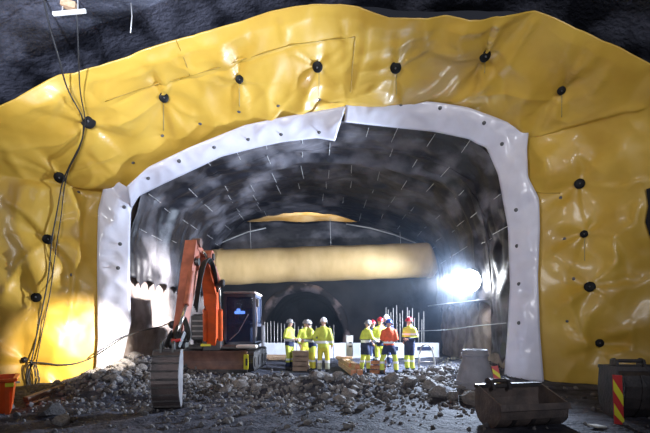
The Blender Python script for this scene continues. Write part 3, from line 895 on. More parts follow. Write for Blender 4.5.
MB().tube([(x1 + .03, 13.35, zc0 + .25), (x1 + .08, 13.3, zc0 + .8), (x1 + .03, 13.35, zc0 + 1.45)], .02, 8).build('grab_rail', 'bucketside', cab)
MB().box(P(257.5, 303, 13.3), (.10, .05, .26), bev=.02).build('mirror', 'blackmetal', cab)
MB().tube([P(257.5, 303, 13.3), (x1, 13.42, zc1 - .25)], .014, 6).build('mirror_arm', 'blackmetal', cab)
MB().box(P(247, 346.5, 13.05), (.62, .3, .10), bev=.03).build('step', 'whitepaint', EX)
MB().box(P(206, 345, 13.0), (.30, .1, .07)).build('step', 'yellowpaint', EX)
# boom: base -> knee -> tip
B0, B1, B2 = P(213, 341, 13.15), P(212, 288, 12.1), P(204.5, 257, 10.95)
mb = MB()
mb.beam(B0, B1, .26, .42, .36, .52, up=(0, 1, 0.3))
mb.beam(B1, B2, .36, .52, .24, .30, up=(0, 1, 0.3))
boom = mb.build('boom', 'orange', EX)
MB().lathe([(.17, -.21), (.17, .21)], B2, (1, 0, 0), 18).build('knuckle', 'orange_old', boom, smooth=False)
MB().lathe([(.09, -.25), (.09, .25)], B2, (1, 0, 0), 14).build('pivot_pin', 'blackmetal', boom)
MB().box(B0 + Vector((0, .1, -.12)), (.6, .5, .4), bev=.05).build('boom_foot', 'blackmetal', EX)
for px_, nm in ((205.5, 0), (220.5, 1)):
    c0, c1, c2 = P(px_, 340, 12.85), P(px_ - .3, 310, 12.25), P(px_ - 1.5, 284, 11.85)
    cy = MB().tube([c0, c1], .07, 12).build('lift_cylinder', 'orange', EX, smooth=False)
    MB().tube([c1, c2], .035, 10).build('piston_rod', 'steel', cy, smooth=True)
# arm cylinder on top of the boom
c0, c1, c2 = P(219, 283, 11.75), P(213, 266, 11.2), P(203, 252, 10.6)
cy = MB().tube([c0, c1], .075, 12).build('arm_cylinder', 'orange_old', EX)
MB().tube([c1, c2], .04, 10).build('piston_rod', 'steel', cy, smooth=True)
MB().lathe([(.10, -.13), (.10, .13)], c0, (1, 0, 0), 14).build('cylinder_eye', 'blackmetal', cy)
MB().box(P(221, 283, 11.7), (.2, .16, .18), bev=.03).build('valve_block', 'blackmetal', boom)
# hoses
for k in range(4):
    o = k * 1.6
    h = [P(216 + o * .4, 292, 12.0), P(214 + o * .5, 270, 11.2), P(205 + o, 256 - k, 10.6), P(199 + o, 268, 10.2), P(197 + o * .6, 290, 9.9), P(194 + o * .6, 306 + 2 * k, 9.7)]
    smoothtube(h, .018, 24).build('hydraulic_hose', 'cable', EX, smooth=True)
for k in range(5):
    o = k * 2.2
    h = [P(183 + o * .3, 318, 9.15), P(186 + o * .6, 330 + k, 8.9), P(180 + o, 341 + k, 8.7), P(172 + o * .8, 336 - k, 8.75), P(178 + o * .3, 324, 9.1)]
    smoothtube(h, .02, 24).build('hydraulic_hose', 'cable', EX, smooth=True)
# stick
S0, S1, S2 = P(192.5, 243, 10.35), P(190, 268, 10.1), P(178.5, 341, 8.95)
mb = MB()
mb.beam(S0, S1, .27, .26, .27, .40, up=(0, 1, 0.2))
mb.beam(S1, S2, .27, .40, .20, .22, up=(0, 1, 0.2))
stick = mb.build('stick', 'orange_old', EX)
# lugs join boom tip to stick
mb = MB().beam(B2 + Vector((-.13, 0, 0)), P(192, 264, 10.15) + Vector((.13, 0, 0)), .06, .30).beam(B2 + Vector((-.05, -.1, .05)), P(195, 246, 10.3), .16, .16)
mb.build('joint_lug', 'orange_old', stick)
MB().lathe([(.09, -.19), (.09, .19)], P(191, 262, 10.1), (1, 0, 0), 14).build('pivot_pin', 'blackmetal', stick)
MB().lathe([(.11, -.10), (.11, .10)], P(197, 243, 10.4), (1, 0, 0), 14).build('cylinder_eye', 'rust', stick)
# bucket cylinder on the front of the stick
c0, c1, c2 = P(191, 272, 9.78), P(186, 305, 9.2), P(178, 332, 8.72)
cy = MB().tube([c0, c1], .065, 12).build('bucket_cylinder', 'orange_old', EX)
MB().tube([c1, c2], .035, 10).build('piston_rod', 'steel', cy, smooth=True)
for dx in (-.13, .13):
    MB().beam(c2 + Vector((dx, 0, 0)), S2 + Vector((dx, .02, .05)), .03, .09).beam(c2 + Vector((dx, 0, 0)), P(172, 347, 8.55) + Vector((dx, 0, 0)), .03, .08).build('linkage_bar', 'blackmetal', EX)
MB().box(P(178, 344, 8.80), (.36, .30, .20), bev=.04).build('quick_coupler', 'blackmetal', EX)
MB().tube([P(172, 341, 8.6), P(181, 340, 8.6)], .035, 10).build('coupler_pin', 'redpaint', EX)
WL = P(177, 325, 9.15) + Vector((-.16, .12, 0))
WD = (Vector((-6.5, 12.2, .85)) - WL).normalized()
wl = MB().lathe([(.03, -.14), (.075, -.12), (.085, -.02), (.07, -.02)], WL, WD, 16).build('added_lamp', 'blackmetal', EX, smooth=True)  # lamp added on the stick to brighten the lower left membrane
MB().lathe([(.07, -.03), (.02, -.025)], WL, WD, 16).build('added_lamp_lens', 'lampface', wl)
MB().tube([WL - WD * .12, P(180, 326, 9.15)], .02, 8).build('added_lamp_bracket', 'blackmetal', wl)
# narrow ribbed bucket under the coupler
bk_c = P(169, 352, 8.35)
zt_b, zb_b = P(0, 350, 8.2).z, max(0.0, G(-3.0, 8.2)) - .02
prof = [(0.30, zt_b), (0.05, zt_b - .01), (-0.10, zt_b - .14), (-0.20, zt_b - .38), (-0.22, zt_b - .62), (-0.14, zt_b - .88), (0.02, zt_b - 1.08), (0.16, zb_b)]
inner = [(a + .04, b) for a, b in prof]
T = Matrix.Translation((bk_c.x - .01, 8.25, 0)) @ Matrix.Rotation(math.radians(9), 4, 'Z')
mb = MB().prism(prof + list(reversed(inner)), -.24, .24, T)
bshell = mb.build('bucket_shell', 'bucket', EX)
rp = resample(prof[1:], 9)
for i in range(9):
    a, b = rp[i], rp[i + 1]; m_ = (a + b) / 2
    mb = MB(); ang = math.atan2(b.y - a.y, b.x - a.x)
    mb.box((0, 0, 0), (.5, .035, .035))
    mb.v = [T @ (v + Vector((0, a.x - .005, a.y))) for v in mb.v]
    mb.build('wear_bar', 'bucketdark', bshell)
side = prof + [(0.24, zb_b + .35), (0.32, zt_b - .35)]
for x in (-.255, .235):
    MB().prism(side, x, x + .02, T).build('side_plate', 'bucketside', EX)
for x in (-.11, .11):
    MB().prism([(0.0, zt_b - .06), (.02, zt_b + .12), (.1, zt_b + .17), (.2, zt_b + .12), (.22, zt_b - .06)], x - .02, x + .02, T).build('hinge_ear', 'blackmetal', EX)

# ------------------------------------------------------------------ people
def person(label, px, Y, yaw, jacket, trouser, helmet, arms=('down', 'down'), lean=(0, 0), height=1.0, stance=.11, feetz=None, group='workers', boots='boot', step=(0, 0), band=(1.04, 1.14)):
    X = (px - HX) * Y / F
    z = G(X, Y) - 0.01
    root = thing('person', label, 'person', (X, Y, z), math.radians(yaw), group)
    s = height
    def LX(p):   # lean above the hips
        p = Vector(p)
        t = max(0, p.z - .95) / .55
        return Vector((p.x + lean[0] * t, p.y + lean[1] * t, p.z - 0.12 * t * abs(lean[1]))) * s
    def xf(mb):
        mb.v = [LX(v) for v in mb.v]; return mb
    AR = {'down': ((.255, .03, 1.17), (.27, -.07, .94), (.26, -.11, .86)),
          'front': ((.25, .05, 1.18), (.13, -.24, 1.10), (.08, -.31, 1.11)),
          'hip': ((.31, .10, 1.18), (.21, -.04, 1.00), (.17, -.10, .97)),
          'reach': ((.27, -.08, 1.20), (.20, -.33, 1.10), (.19, -.41, 1.08)),
          'up': ((.27, -.04, 1.20), (.13, -.20, 1.36), (.09, -.20, 1.44))}
    chains = []
    for sg, a in ((-1, arms[0]), (1, arms[1])):
        e, w, h = AR[a]
        chains.append([Vector((sg * q[0], q[1], q[2])) for q in ((.175, .0, 1.43), e, w, h)])
    legs = []
    for sg, st in ((-1, step[0]), (1, step[1])):
        legs.append([Vector((sg * .09, 0, .92)), Vector((sg * (stance * .95), -.02 - st * .5, .50)), Vector((sg * stance, .02 - st, .09)), Vector((sg * (stance + .03), -.16 - st, .045))])
    # body: one continuous mesh
    mb = MB()
    mb.loft([(0, 0, .86, .13, .10), (0, 0, 1.0, .15, .105), (0, 0, 1.14, .135, .095), (0, 0, 1.3, .165, .11), (0, 0, 1.42, .165, .10), (0, 0, 1.48, .09, .075), (0, -.005, 1.56, .056, .06), (0, -.02, 1.60, .058, .075),
             (0, -.025, 1.66, .072, .092), (0, -.02, 1.71, .075, .098), (0, -.015, 1.76, .068, .088), (0, -.01, 1.80, .035, .045)], 20)
    mb.tube([(0, -.10, 1.695), (0, -.128, 1.665), (0, -.11, 1.655)], [.012, .018, .012], 8)
    for sg in (-1, 1): mb.tube([(sg * .07, -.01, 1.71), (sg * .088, 0, 1.69), (sg * .07, -.01, 1.655)], [.012, .016, .01], 6)
    for c in chains: mb.tube(c, [.058, .045, .034, .036], 10)
    for l in legs: mb.tube(l, [.088, .058, .045, .04], 10)
    xf(mb)
    body = mb.build('body', 'skin', root, local=True)
    remeshed(body, .016, 3)
    # fingers, appended to the same mesh
    fb = MB()
    for sg, c in zip((-1, 1), chains):
        d = (c[3] - c[2]).normalized(); side = Vector((sg, 0, 0)); side = (side - d * side.dot(d)).normalized(); up = d.cross(side)
        for k, L in enumerate((.070, .080, .074, .058)):
            b = c[3] + side * 0 + up * (-.03 + .02 * k)
            fb.tube([b - d * .01, b + d * L * .55, b + d * L * .9 - side * .025], [.010, .009, .007], 6)
        b = c[3] - d * .03 + up * -.03
        fb.tube([b, b - up * .03 + d * .02, b - up * .03 + d * .06 - side * .012], [.011, .010, .008], 6)
    xf(fb)
    me = body.data; import bmesh
    bm = bmesh.new(); bm.from_mesh(me)
    vs = [bm.verts.new(v) for v in fb.v]
    for f_ in fb.f: bm.faces.new([vs[i] for i in f_]).smooth = True
    bm.to_mesh(me); bm.free()
    # eyes
    for sg in (-1, 1):
        xf(MB().loft([(sg * .032, -.108, 1.692, .003, .004), (sg * .032, -.11, 1.70, .011, .008), (sg * .032, -.108, 1.708, .003, .004)], 8)).build('eye', 'eye', root, local=True)
    # jacket
    jc, jz, jc2 = jacket
    mb = MB()
    mb.loft([(0, 0, .84, .19, .145), (0, 0, .95, .195, .15), (0, 0, 1.08, .185, .14), (0, 0, 1.22, .20, .15), (0, 0, 1.36, .21, .15), (0, 0, 1.44, .19, .13), (0, 0, 1.50, .115, .10), (0, -.005, 1.555, .085, .085)], 24)
    for c in chains: mb.tube([c[0] - Vector((c[0].x * .3, 0, 0)), c[0], c[0].lerp(c[1], .5), c[1], c[1].lerp(c[2], .6), c[2]], [.085, .09, .078, .07, .062, .056], 12)
    xf(mb); jk = mb.build('jacket', [jc, jc2], root, local=True, smooth=True); remeshed(jk, .022, 3)
    def paint(o, zs):
        o.data.materials.clear()
        for m_ in zs[1]: o.data.materials.append(M[m_])
        for p in o.data.polygons: p.material_index = 1 if p.center.z < zs[0] * s else 0; p.use_smooth = True
    paint(jk, (jz, (jc, jc2)))
    def bandof(o, ranges, name='reflective_band'):
        for lo, hi in ranges:
            me = o.data; mb = MB(); idx = {}
            for p in me.polygons:
                if lo * s <= p.center.z <= hi * s:
                    f_ = []
                    for vi in p.vertices:
                        if vi not in idx:
                            idx[vi] = len(mb.v); v = me.vertices[vi]; mb.v.append(v.co + v.normal * .006)
                        f_.append(idx[vi])
                    mb.f.append(tuple(f_)); mb.mi.append(0)
            if mb.f: mb.build(name, 'reflect', root, local=True, smooth=True)
    bandof(jk, [band])
    # trousers
    tc, tz, tc2 = trouser
    mb = MB()
    mb.loft([(0, 0, .74, .10, .10), (0, 0, .84, .175, .13), (0, 0, .95, .165, .125), (0, 0, 1.0, .155, .115)], 20)
    for l in legs: mb.tube([l[0], l[0].lerp(l[1], .5), l[1], l[1].lerp(l[2], .5), l[2] + Vector((0, 0, .05))], [.108, .098, .084, .080, .082], 14)
    xf(mb); tr = mb.build('trousers', [tc, tc2], root, local=True); remeshed(tr, .022, 3)
    paint(tr, (tz, (tc, tc2)))
    bandof(tr, [(.36, .43)])
    # boots
    for l in legs:
        mb = MB().tube([l[2] + Vector((0, .01, .14)), l[2] + Vector((0, .01, .02)), l[2] + Vector((0, .01, -.04))], [.062, .062, .065], 12)
        mb.tube([l[2] + Vector((0, .05, -.04)), l[2].lerp(l[3], .6) + Vector((0, 0, -.005)), l[3]], [.052, .055, .045], 12)
        xf(mb); b = mb.build('boot', boots, root, local=True); remeshed(b, .018, 2)
    # helmet
    hm = MB()
    rings = []
    for i in range(9):
        t = i / 8 * PI / 2
        rings.append((0, -.015, 1.715 + .125 * math.sin(t), max(.004, .118 * math.cos(t)), max(.004, .14 * math.cos(t))))
    hm.loft([(0, -.015, 1.70, .122, .144)] + rings, 22)
    hm.loft([(0, -.07, 1.706, .115, .13), (0, -.07, 1.718, .112, .126)], 20)
    for x in (-.03, 0, .03): hm.tube([(x, -.12, 1.80), (x, -.02, 1.845), (x, .09, 1.80)], .01, 6)
    xf(hm); hm.build('helmet', helmet, root, local=True, smooth=True)
    for sg in (-1, 1):
        xf(MB().lathe([(.03, -.02), (.045, -.015), (.045, .015), (.03, .025)], (sg * .105, -.005, 1.67), (sg, 0, 0), 14)).build('ear_muff', 'muff', root, local=True, smooth=True)
    return root
HV, HW, HO, NV_ = 'hivis', 'hiviswarm', 'hivisorange', 'navy'
person('leftmost worker in yellow and navy hi-vis beside the wooden crate, hands in front', 289.5, 15.6, 60, (HV, 1.12, NV_), (HV, .30, NV_), 'helmetgrey', ('front', 'front'))
person('worker in yellow hi-vis mostly hidden behind another, second from the left, pale helmet', 305.0, 15.8, 30, (HV, 1.05, HV), (HW, .30, HW), 'helmetgrey', ('down', 'front'), lean=(0, -.03), height=.98)
person('worker with pale helmet and navy sleeves bent over right of the crate', 312.5, 15.05, -70, (HV, 1.15, NV_), (HV, .7, HW), 'helmetgrey', ('front', 'reach'), lean=(0, -.10), height=1.0)
person('worker seen from behind in all-yellow hi-vis suit, left of the timber beams', 323.5, 14.6, 172, (HV, .80, HV), (HW, .42, 'palegrey'), 'helmetwhite', ('down', 'hip'), height=1.03, stance=.13, band=(1.00, 1.07))
person('worker in yellow and navy hi-vis leaning right, behind the timber beams', 365.0, 15.0, 115, (HV, 1.16, NV_), (NV_, .62, HV), 'helmetgrey', ('reach', 'front'), lean=(0, -.08), step=(.10, -.08))
person('worker in red helmet mostly hidden between two yellow-and-navy colleagues', 372.5, 16.3, 20, (NV_, 1.3, NV_), (NV_, .5, NV_), 'helmetred', ('down', 'down'), height=.97)
person('worker in red helmet and yellow hi-vis facing us, left of the orange jacket', 380.0, 15.7, 10, (HV, 1.14, NV_), (HV, .45, NV_), 'helmetred', ('down', 'front'), height=1.04)
person('worker behind the orange jacket with only a pale helmet and shoulder showing', 386.5, 16.4, -30, (NV_, 1.3, NV_), (NV_, .5, NV_), 'helmetwhite', ('up', 'down'), height=1.07)
person('worker in orange hi-vis jacket and blue helmet, seen from behind', 389.0, 14.35, 178, (HO, .97, NV_), (NV_, .66, HV), 'helmetblue', ('front', 'front'), stance=.23, band=(1.02, 1.10))
person('rightmost worker in red helmet, yellow and navy hi-vis, facing left', 409.5, 14.7, -48, (HV, 1.17, NV_), (NV_, .58, HV), 'helmetred', ('hip', 'front'), height=1.02, band=(1.24, 1.30))

# ------------------------------------------------------------------ things around the workers
# crate
cx, cy = P(301, 0, 15.4).x, 15.4; zc = G(cx, cy)
t = thing('wooden_crate', 'low wooden crate standing between the workers on the left', 'crate', (cx, cy, zc))
for k in range(4):
    for dy in (-.27, .27): MB().box((cx, cy + dy, zc + .09 + k * .17), (.56, .03, .145)).build('board', 'woodgrey', t)
    for dx in (-.265, .265): MB().box((cx + dx, cy, zc + .09 + k * .17), (.03, .54, .145)).build('board', 'woodgrey', t)
for dx in (-.23, .23):
    for dy in (-.24, .24): MB().box((cx + dx, cy + dy, zc + .34), (.06, .06, .68)).build('corner_post', 'woodgrey', t)
MB().box((cx, cy, zc + .69), (.6, .6, .03)).build('lid', 'woodgrey', t)
# timber stack
def timber(p0, p1, w, h, lab, grp='timber beams on the ground', name='timber', m='wood'):
    t = solo(MB().beam(p0, p1, w, h), name, m, lab, 'timber', grp)
    d = (Vector(p1) - Vector(p0)).normalized()
    c = MB().beam(Vector(p0) - d * .004, Vector(p0) + d * .01, w * 1.01, h * 1.01); 
    c.build('end_grain', 'woodend' if m != 'woodgrey' else 'woodgrey', t)
    return t
def gp(px, Y, dz): X = (px - HX) * Y / F; return Vector((X, Y, G(X, Y) + dz))
hn = .17
zN = max(G(.85, 14), G(1.1, 14)) + .09
timber(Vector((.92, 13.9, zN)), Vector((.58, 16.3, zN + .10)), .17, .17, 'left one of the two lower timber beams pointing at us')
timber(Vector((1.13, 13.9, zN)), Vector((.80, 16.3, zN + .10)), .17, .17, 'right one of the two lower timber beams pointing at us')
timber(Vector((1.06, 14.1, zN + .17)), Vector((.62, 16.3, zN + .28)), .15, .15, 'upper timber beam lying lengthwise on the two lower ones')
timber(Vector((.40, 15.7, zN + .36)), Vector((1.0, 15.6, zN + .37)), .22, .07, 'short flat board laid across the timber beams')
timber(Vector((.86, 14.6, zN + .17)), Vector((.50, 16.6, zN + .30)), .12, .14, 'thin second beam beside the upper beam of the timber stack')
for k, lab in enumerate(('lowest of three short orange wood pieces stacked beside the orange-jacketed worker', 'middle of three short orange wood pieces stacked beside the orange-jacketed worker', 'topmost of three short orange wood pieces stacked beside the orange-jacketed worker')):
    zz = G(1.75, 14.6) + .06 + k * .155
    timber(Vector((1.56 + .02 * k, 14.45, zz + .0)), Vector((1.98 + .02 * k, 14.7 + .05 * k, zz)), .20, .11, lab, 'short wood pieces', 'wood_block', 'woodend')
# white post
p = P(349.5, 356, 17)
t = thing('white_post', 'white upright panel post standing behind the timber beams', 'post', (p.x, p.y, G(p.x, p.y)))
MB().box((p.x, p.y, .62), (.27, .14, 1.22), bev=.02).build('post_body', 'whitepaint', t)
MB().box((p.x + .03, p.y - .075, .95), (.1, .02, .05)).box((p.x + .03, p.y - .075, .8), (.1, .02, .05)).build('slot', 'pin', t)
# barrier of white panels
labs = ['white low barrier panel beside the excavator cab, leftmost of the row', 'white low barrier panel behind the yellow-suited workers', 'white low barrier panel in the middle behind the timber beams',
        'white low barrier panel behind the orange-jacketed worker', 'white low barrier panel at the right end, near the lamp']
xs = [-2.9, -1.25, .35, 1.95, 3.55, 5.0]
for k in range(5):
    a, b = xs[k] + .01, xs[k + 1] - .01
    t = thing('barrier_panel', labs[k], 'barrier', ((a + b) / 2, 19, .18), 0, 'white barrier panels across the tunnel')
    MB().box(((a + b) / 2, 19, .52), (b - a, .16, .68), bev=.02).build('panel', 'barrier', t)
    MB().box(((a + b) / 2, 19, .20), (b - a, .34, .14), bev=.02).build('foot', 'barrier', t)
    if k >= 3: MB().box(((a + b) / 2 + .1, 18.9, .62), (.7, .03, .16)).build('dark_label', 'navy', t)
timber(Vector((-2.75, 18.5, .30)), Vector((-1.1, 18.4, .30)), .12, .16, 'long brown plank along the foot of the left barrier panels', None, 'wood_plank')
timber(Vector((-2.3, 17.9, .27)), Vector((-1.3, 17.8, .27)), .3, .12, 'short brown plank on the ground behind the leftmost worker', None, 'wood_plank')
# rebar
rb0 = None
def rebar(px, ytop, Y, lab, grp):
    global rb0
    if rb0 is None:
        mb = MB().tube([(0, 0, 0), (0, 0, 1)], .018, 8); rb0 = o = mb.build('rebar', 'rebar', smooth=True)
    else:
        o = rb0.copy(); COL.objects.link(o)
    X = (px - HX) * Y / F; ztop = CZ + (HY - ytop) * Y / F
    o.location = (X, Y, .12); o.scale = (1, 1, ztop - .12); o.rotation_euler = (random.uniform(-.015, .015), random.uniform(-.015, .015), 0)
    tag(o, lab, 'rebar', grp)
for k in range(12): rebar(258 + k * 3.3 + random.uniform(-.7, .7), 322 + random.uniform(-1, 2), 19.6, 'upright steel bar rising behind the barrier left of the workers', 'upright bars left of the workers')
for k in range(9): rebar(298 + k * 4.5, 325 + random.uniform(-1, 2), 19.6, 'short upright steel bar behind the yellow-suited workers', 'upright bars behind the yellow-suited workers')
for k in range(14): rebar(385 + k * 3.0 + random.uniform(-.7, .7), 309 + random.uniform(-4, 8) + (6 if k > 9 else 0), 19.6, 'tall upright steel bar rising behind the barrier right of the orange jacket', 'tall upright bars on the right')
mb = MB().box(P(263, 342, 17.5), (.13, .13, 1.5)); 
p = P(263, 342, 17.5); mb = MB().box((p.x, p.y, .85), (.12, .12, 1.55), bev=.02)
solo(mb, 'steel_post', 'bucketside', 'grey steel post standing right of the excavator cab', 'post')
# hoop frame
X0 = P(421, 0, 14.4).x
t = thing('pipe_frame', 'grey bent-pipe frame beside the rightmost worker', 'frame', (X0 + .25, 14.4, G(X0 + .25, 14.4)))
zb = G(X0 + .25, 14.4)
hoop = [Vector((X0 - .05, 14.4, zb + .55)), Vector((X0 + .02, 14.4, zb + .85)), Vector((X0 + .2, 14.4, zb + .92)), Vector((X0 + .36, 14.4, zb + .78)), Vector((X0 + .44, 14.4, zb + .4)), Vector((X0 + .47, 14.4, zb - .02))]
smoothtube(hoop, .028, 30).build('hoop', 'rebar', t, smooth=True)
MB().tube([Vector((X0 - .05, 14.4, zb + .56)), Vector((X0 - .06, 14.42, zb - .02))], .028, 8).build('leg', 'rebar', t, smooth=True)
MB().tube([Vector((X0 - .05, 14.4, zb + .3)), Vector((X0 + .45, 14.4, zb + .3))], .022, 8).build('cross_rail', 'rebar', t, smooth=True)

# ------------------------------------------------------------------ concrete cone
p = P(475, 392, 10.7)
t = thing('manhole_cone', 'grey concrete manhole cone standing at the right foot of the tunnel mouth', 'cone', (p.x, p.y, G(p.x, p.y)))
z = min(G(p.x, p.y), .05)
MB().lathe([(.47, -.05), (.47, .16), (.46, .2), (.31, .72), (.30, .76), (.30, .96), (.28, .97), (.24, .97), (.24, .7)], (p.x, p.y, z), sides=40).build('cone_body', 'concrete', t, smooth=False)
MB().lathe([(.305, .80), (.325, .82), (.325, .88), (.305, .90)], (p.x, p.y, z), sides=40).build('collar_ring', 'concrete', t)
MB().lathe([(.47, .14), (.49, .15), (.49, .20), (.46, .22)], (p.x, p.y, z), sides=40).build('base_ring', 'concrete', t)

# ------------------------------------------------------------------ loose buckets in the foreground
def loose_bucket(loc, rz, Lx, prof, label, mname, ears, handle, edge, dark='bucketdark', strips=True, th=.035):
    """prof: (y, z) outside profile from the front lip under the belly up to the back rim"""
    t = thing('excavator_bucket', label, 'bucket', loc, rz, 'loose excavator buckets')
    W_ = ROOTM[t.name]
    def L(mb): mb.v = [W_ @ v for v in mb.v]; return mb
    n = len(prof); inner = []
    for i in range(n):
        a = Vector(prof[max(0, i - 1)]); b = Vector(prof[min(n - 1, i + 1)]); d = (b - a).normalized()
        inner.append((prof[i][0] - d.y * th, prof[i][1] + d.x * th))
    sh = L(MB().prism(list(prof) + list(reversed(inner)), -Lx / 2, Lx / 2)).build('bucket_shell', mname, t)
    for x in (-Lx / 2 - .015, Lx / 2 - .015):
        L(MB().prism(list(prof) + [(prof[-1][0] - .02, prof[-1][1] + .03), (prof[0][0] + .01, prof[0][1] + .05)], x, x + .03)).build('side_plate', mname, t)
    if strips:
        for k in range(3):
            o = [(a - (b_[0] - a) * .5, b - (b_[1] - b) * .5) for (a, b), b_ in zip(prof, inner)]
            x = -Lx * .32 + k * Lx * .28
            L(MB().prism(o[1:-2] + list(reversed(list(prof)[1:-2])), x, x + .07)).build('wear_strip', dark, sh)
    p0 = prof[0]; L(MB().box((0, p0[0], p0[1]), (Lx + .05, .05, .10), Euler((-.3, 0, 0)).to_matrix())).build('cutting_edge', edge, t)
    p1 = prof[-1]; L(MB().box((0, p1[0] - .02, p1[1]), (Lx + .03, .12, .06))).build('top_rim', dark, t)
    H = p1[1]; y = p1[0]
    for x in ears:
        L(MB().prism([(y - .16, H - .06), (y - .10, H + handle), (y, H + handle + .03), (y + .08, H + handle), (y + .10, H - .10)], x - .025, x + .025)).build('hinge_ear', dark, t)
    L(MB().tube([(ears[0] - .02, y - .04, H + handle - .02), (ears[-1] + .02, y - .04, H + handle - .02)], .035, 12)).build('hinge_bar', dark, t)
    return t
X, Y = (521 - HX) * 7.05 / F, 7.05
ang = [math.radians(200 + 150 * i / 11) for i in range(12)]
pr1 = [(-.34, .36)] + [(.0 + .34 * math.cos(a), .27 + .27 * math.sin(a)) for a in ang] + [(.36, .42), (.34, .62)]
loose_bucket((X, Y, G(X, Y) - .03), math.radians(13), 1.20, pr1, 'worn open ditching bucket lying on the dark ground in front of the white strip', 'bucketbrown', (-.36, -.05), .10, 'bucketbrown')
X, Y = (655 - HX) * 7.7 / F, 7.7
pr2 = [(-.20, .86), (-.36, .78), (-.42, .60), (-.40, .40), (-.34, .22), (-.2, .06), (.0, .0), (.2, .03), (.36, .2), (.40, .5), (.36, .88)]
loose_bucket((X, Y, G(X, Y) - .02), math.radians(-4), 1.50, pr2, 'tall dark bucket with a square handle bar at the right edge of the photo', 'bucketdark', (-.50, -.02), .12, 'bucketdark')
# striped markers
def marker(p0, p1, w, label, n=4, flip=1):
    p0, p1 = Vector(p0), Vector(p1)
    t = thing('striped_marker', label, 'marker', p0, 0, 'striped marker boards')
    ax = (p1 - p0); L = ax.length; d = ax.normalized(); x = Vector((1, 0, 0)); x = (x - d * x.dot(d)).normalized(); nn = x.cross(d)
    mb = MB()
    mb.beam(p0, p1, w, .02, up=(0, 1, 0))
    board = mb.build('board', 'redpaint', t)
    for k in range(n):
        a = L * (-.12 + k * .98 / n); hgt = L * .46 / n; sk = flip * L * .62 / n
        zs = [(-w / 2, a + (0 if sk > 0 else -sk)), (w / 2, a + (sk if sk > 0 else 0)), (w / 2, a + hgt + (sk if sk > 0 else 0)), (-w / 2, a + hgt + (0 if sk > 0 else -sk))]
        vs = [p0 + x * u + d * max(0, min(L, v)) - Vector((0, .016, 0)) for u, v in zs] + [p0 + x * u + d * max(0, min(L, v)) - Vector((0, .008, 0)) for u, v in zs]
        MB().add(vs, [(0, 1, 2, 3), (7, 6, 5, 4), (0, 4, 5, 1), (1, 5, 6, 2), (2, 6, 7, 3), (3, 7, 4, 0)]).build('yellow_stripe', 'yellowpaint', board)
    return t
q = P(619, 419, 7.05); marker((q.x, 7.05, G(q.x, 7.05)), P(617, 375, 7.2), .155, 'red and yellow striped marker board leaning on the tall dark bucket', 2, -1)
q = P(499, 388, 7.75)
mk = marker(P(499, 387, 7.72), P(494.5, 366, 7.8), .115, 'small red and yellow striped marker board behind the ditching bucket', 2, -1)
MB().tube([P(498, 380, 7.76), (q.x + .02, 7.78, G(q.x, 7.78))], .02, 8).build('post', 'blackmetal', mk)
# pale board and small things
q = P(597, 429, 6.75)
mb = MB().box((q.x, q.y, G(q.x, q.y) + .03), (.26, .16, .025), Euler((.05, .12, .5)).to_matrix())
solo(mb, 'board', 'whitepaint', 'small pale board lying on the dark ground left of the striped marker', 'board')

# ------------------------------------------------------------------ left foreground: orange bin and planks
xr = P(20, 0, 8).x; z0 = G(xr - .3, 8)
t = thing('orange_bin', 'bright orange metal skip bin cut by the left edge of the photo', 'bin', (xr, 7.85, z0))
W_ = 1.1; zt = P(0, 379, 8).z
def skip(mb, e=0.0):
    a = [(xr - W_, 7.95 + e), (xr - .06 - e, 7.95 + e), (xr - .06 - e, 8.75 - e), (xr - W_, 8.75 - e)]
    b = [(xr - W_, 7.85 + e), (xr - e, 7.85 + e), (xr - e, 8.85 - e), (xr - W_, 8.85 - e)]
    vs = [(x, y, z0 + .05 + e) for x, y in a] + [(x, y, zt) for x, y in b]
    return mb.add(vs, [(3, 2, 1, 0), (0, 1, 5, 4), (1, 2, 6, 5), (2, 3, 7, 6), (3, 0, 4, 7)])
skip(skip(MB()), .03).build('tub', 'binorange', t)
mb = MB()
for a, b in (((xr - W_, 7.84), (xr + .01, 7.84)), ((xr + .01, 7.84), (xr + .01, 8.86)), ((xr + .01, 8.86), (xr - W_, 8.86))):
    mb.beam((*a, zt), (*b, zt), .06, .05)
mb.build('rim', 'binorange', t)
for y in (7.9, 8.8):
    MB().box((xr - .10, y, z0 + .30), (.07, .06, .60)).build('leg', 'binorange', t)
sl = [P(10, 383.5, 7.84), P(16.5, 382, 7.84)]
MB().box(sl[0] + Vector((0, -.0, -.02)), (.13, .02, .07)).build('yellow_sticker', 'yellowpaint', t)
MB().box(sl[1] + Vector((0, -.0, -.01)), (.07, .02, .035)).build('white_sticker', 'whitepaint', t)
t.rotation_euler = (0, 0, math.radians(33))
p0 = P(26, 402, 8.9); p1 = P(60, 396, 9.6)
timber(Vector((p0.x, 8.9, G(p0.x, 8.9) + .06)), Vector((p1.x, 9.7, G(p1.x, 9.7) + .07)), .14, .10, 'dark timber plank lying on the ground below the cable coil', None, 'wood_plank', 'woodgrey')
p0 = P(30, 402, 8.6); p1 = P(52, 404, 9.0)
timber(Vector((p0.x, 8.55, G(p0.x, 8.55) + .04)), Vector((p1.x, 8.9, G(p1.x, 8.9) + .05)), .10, .06, 'short dark plank end right of the orange bin', None, 'wood_plank', 'woodgrey')

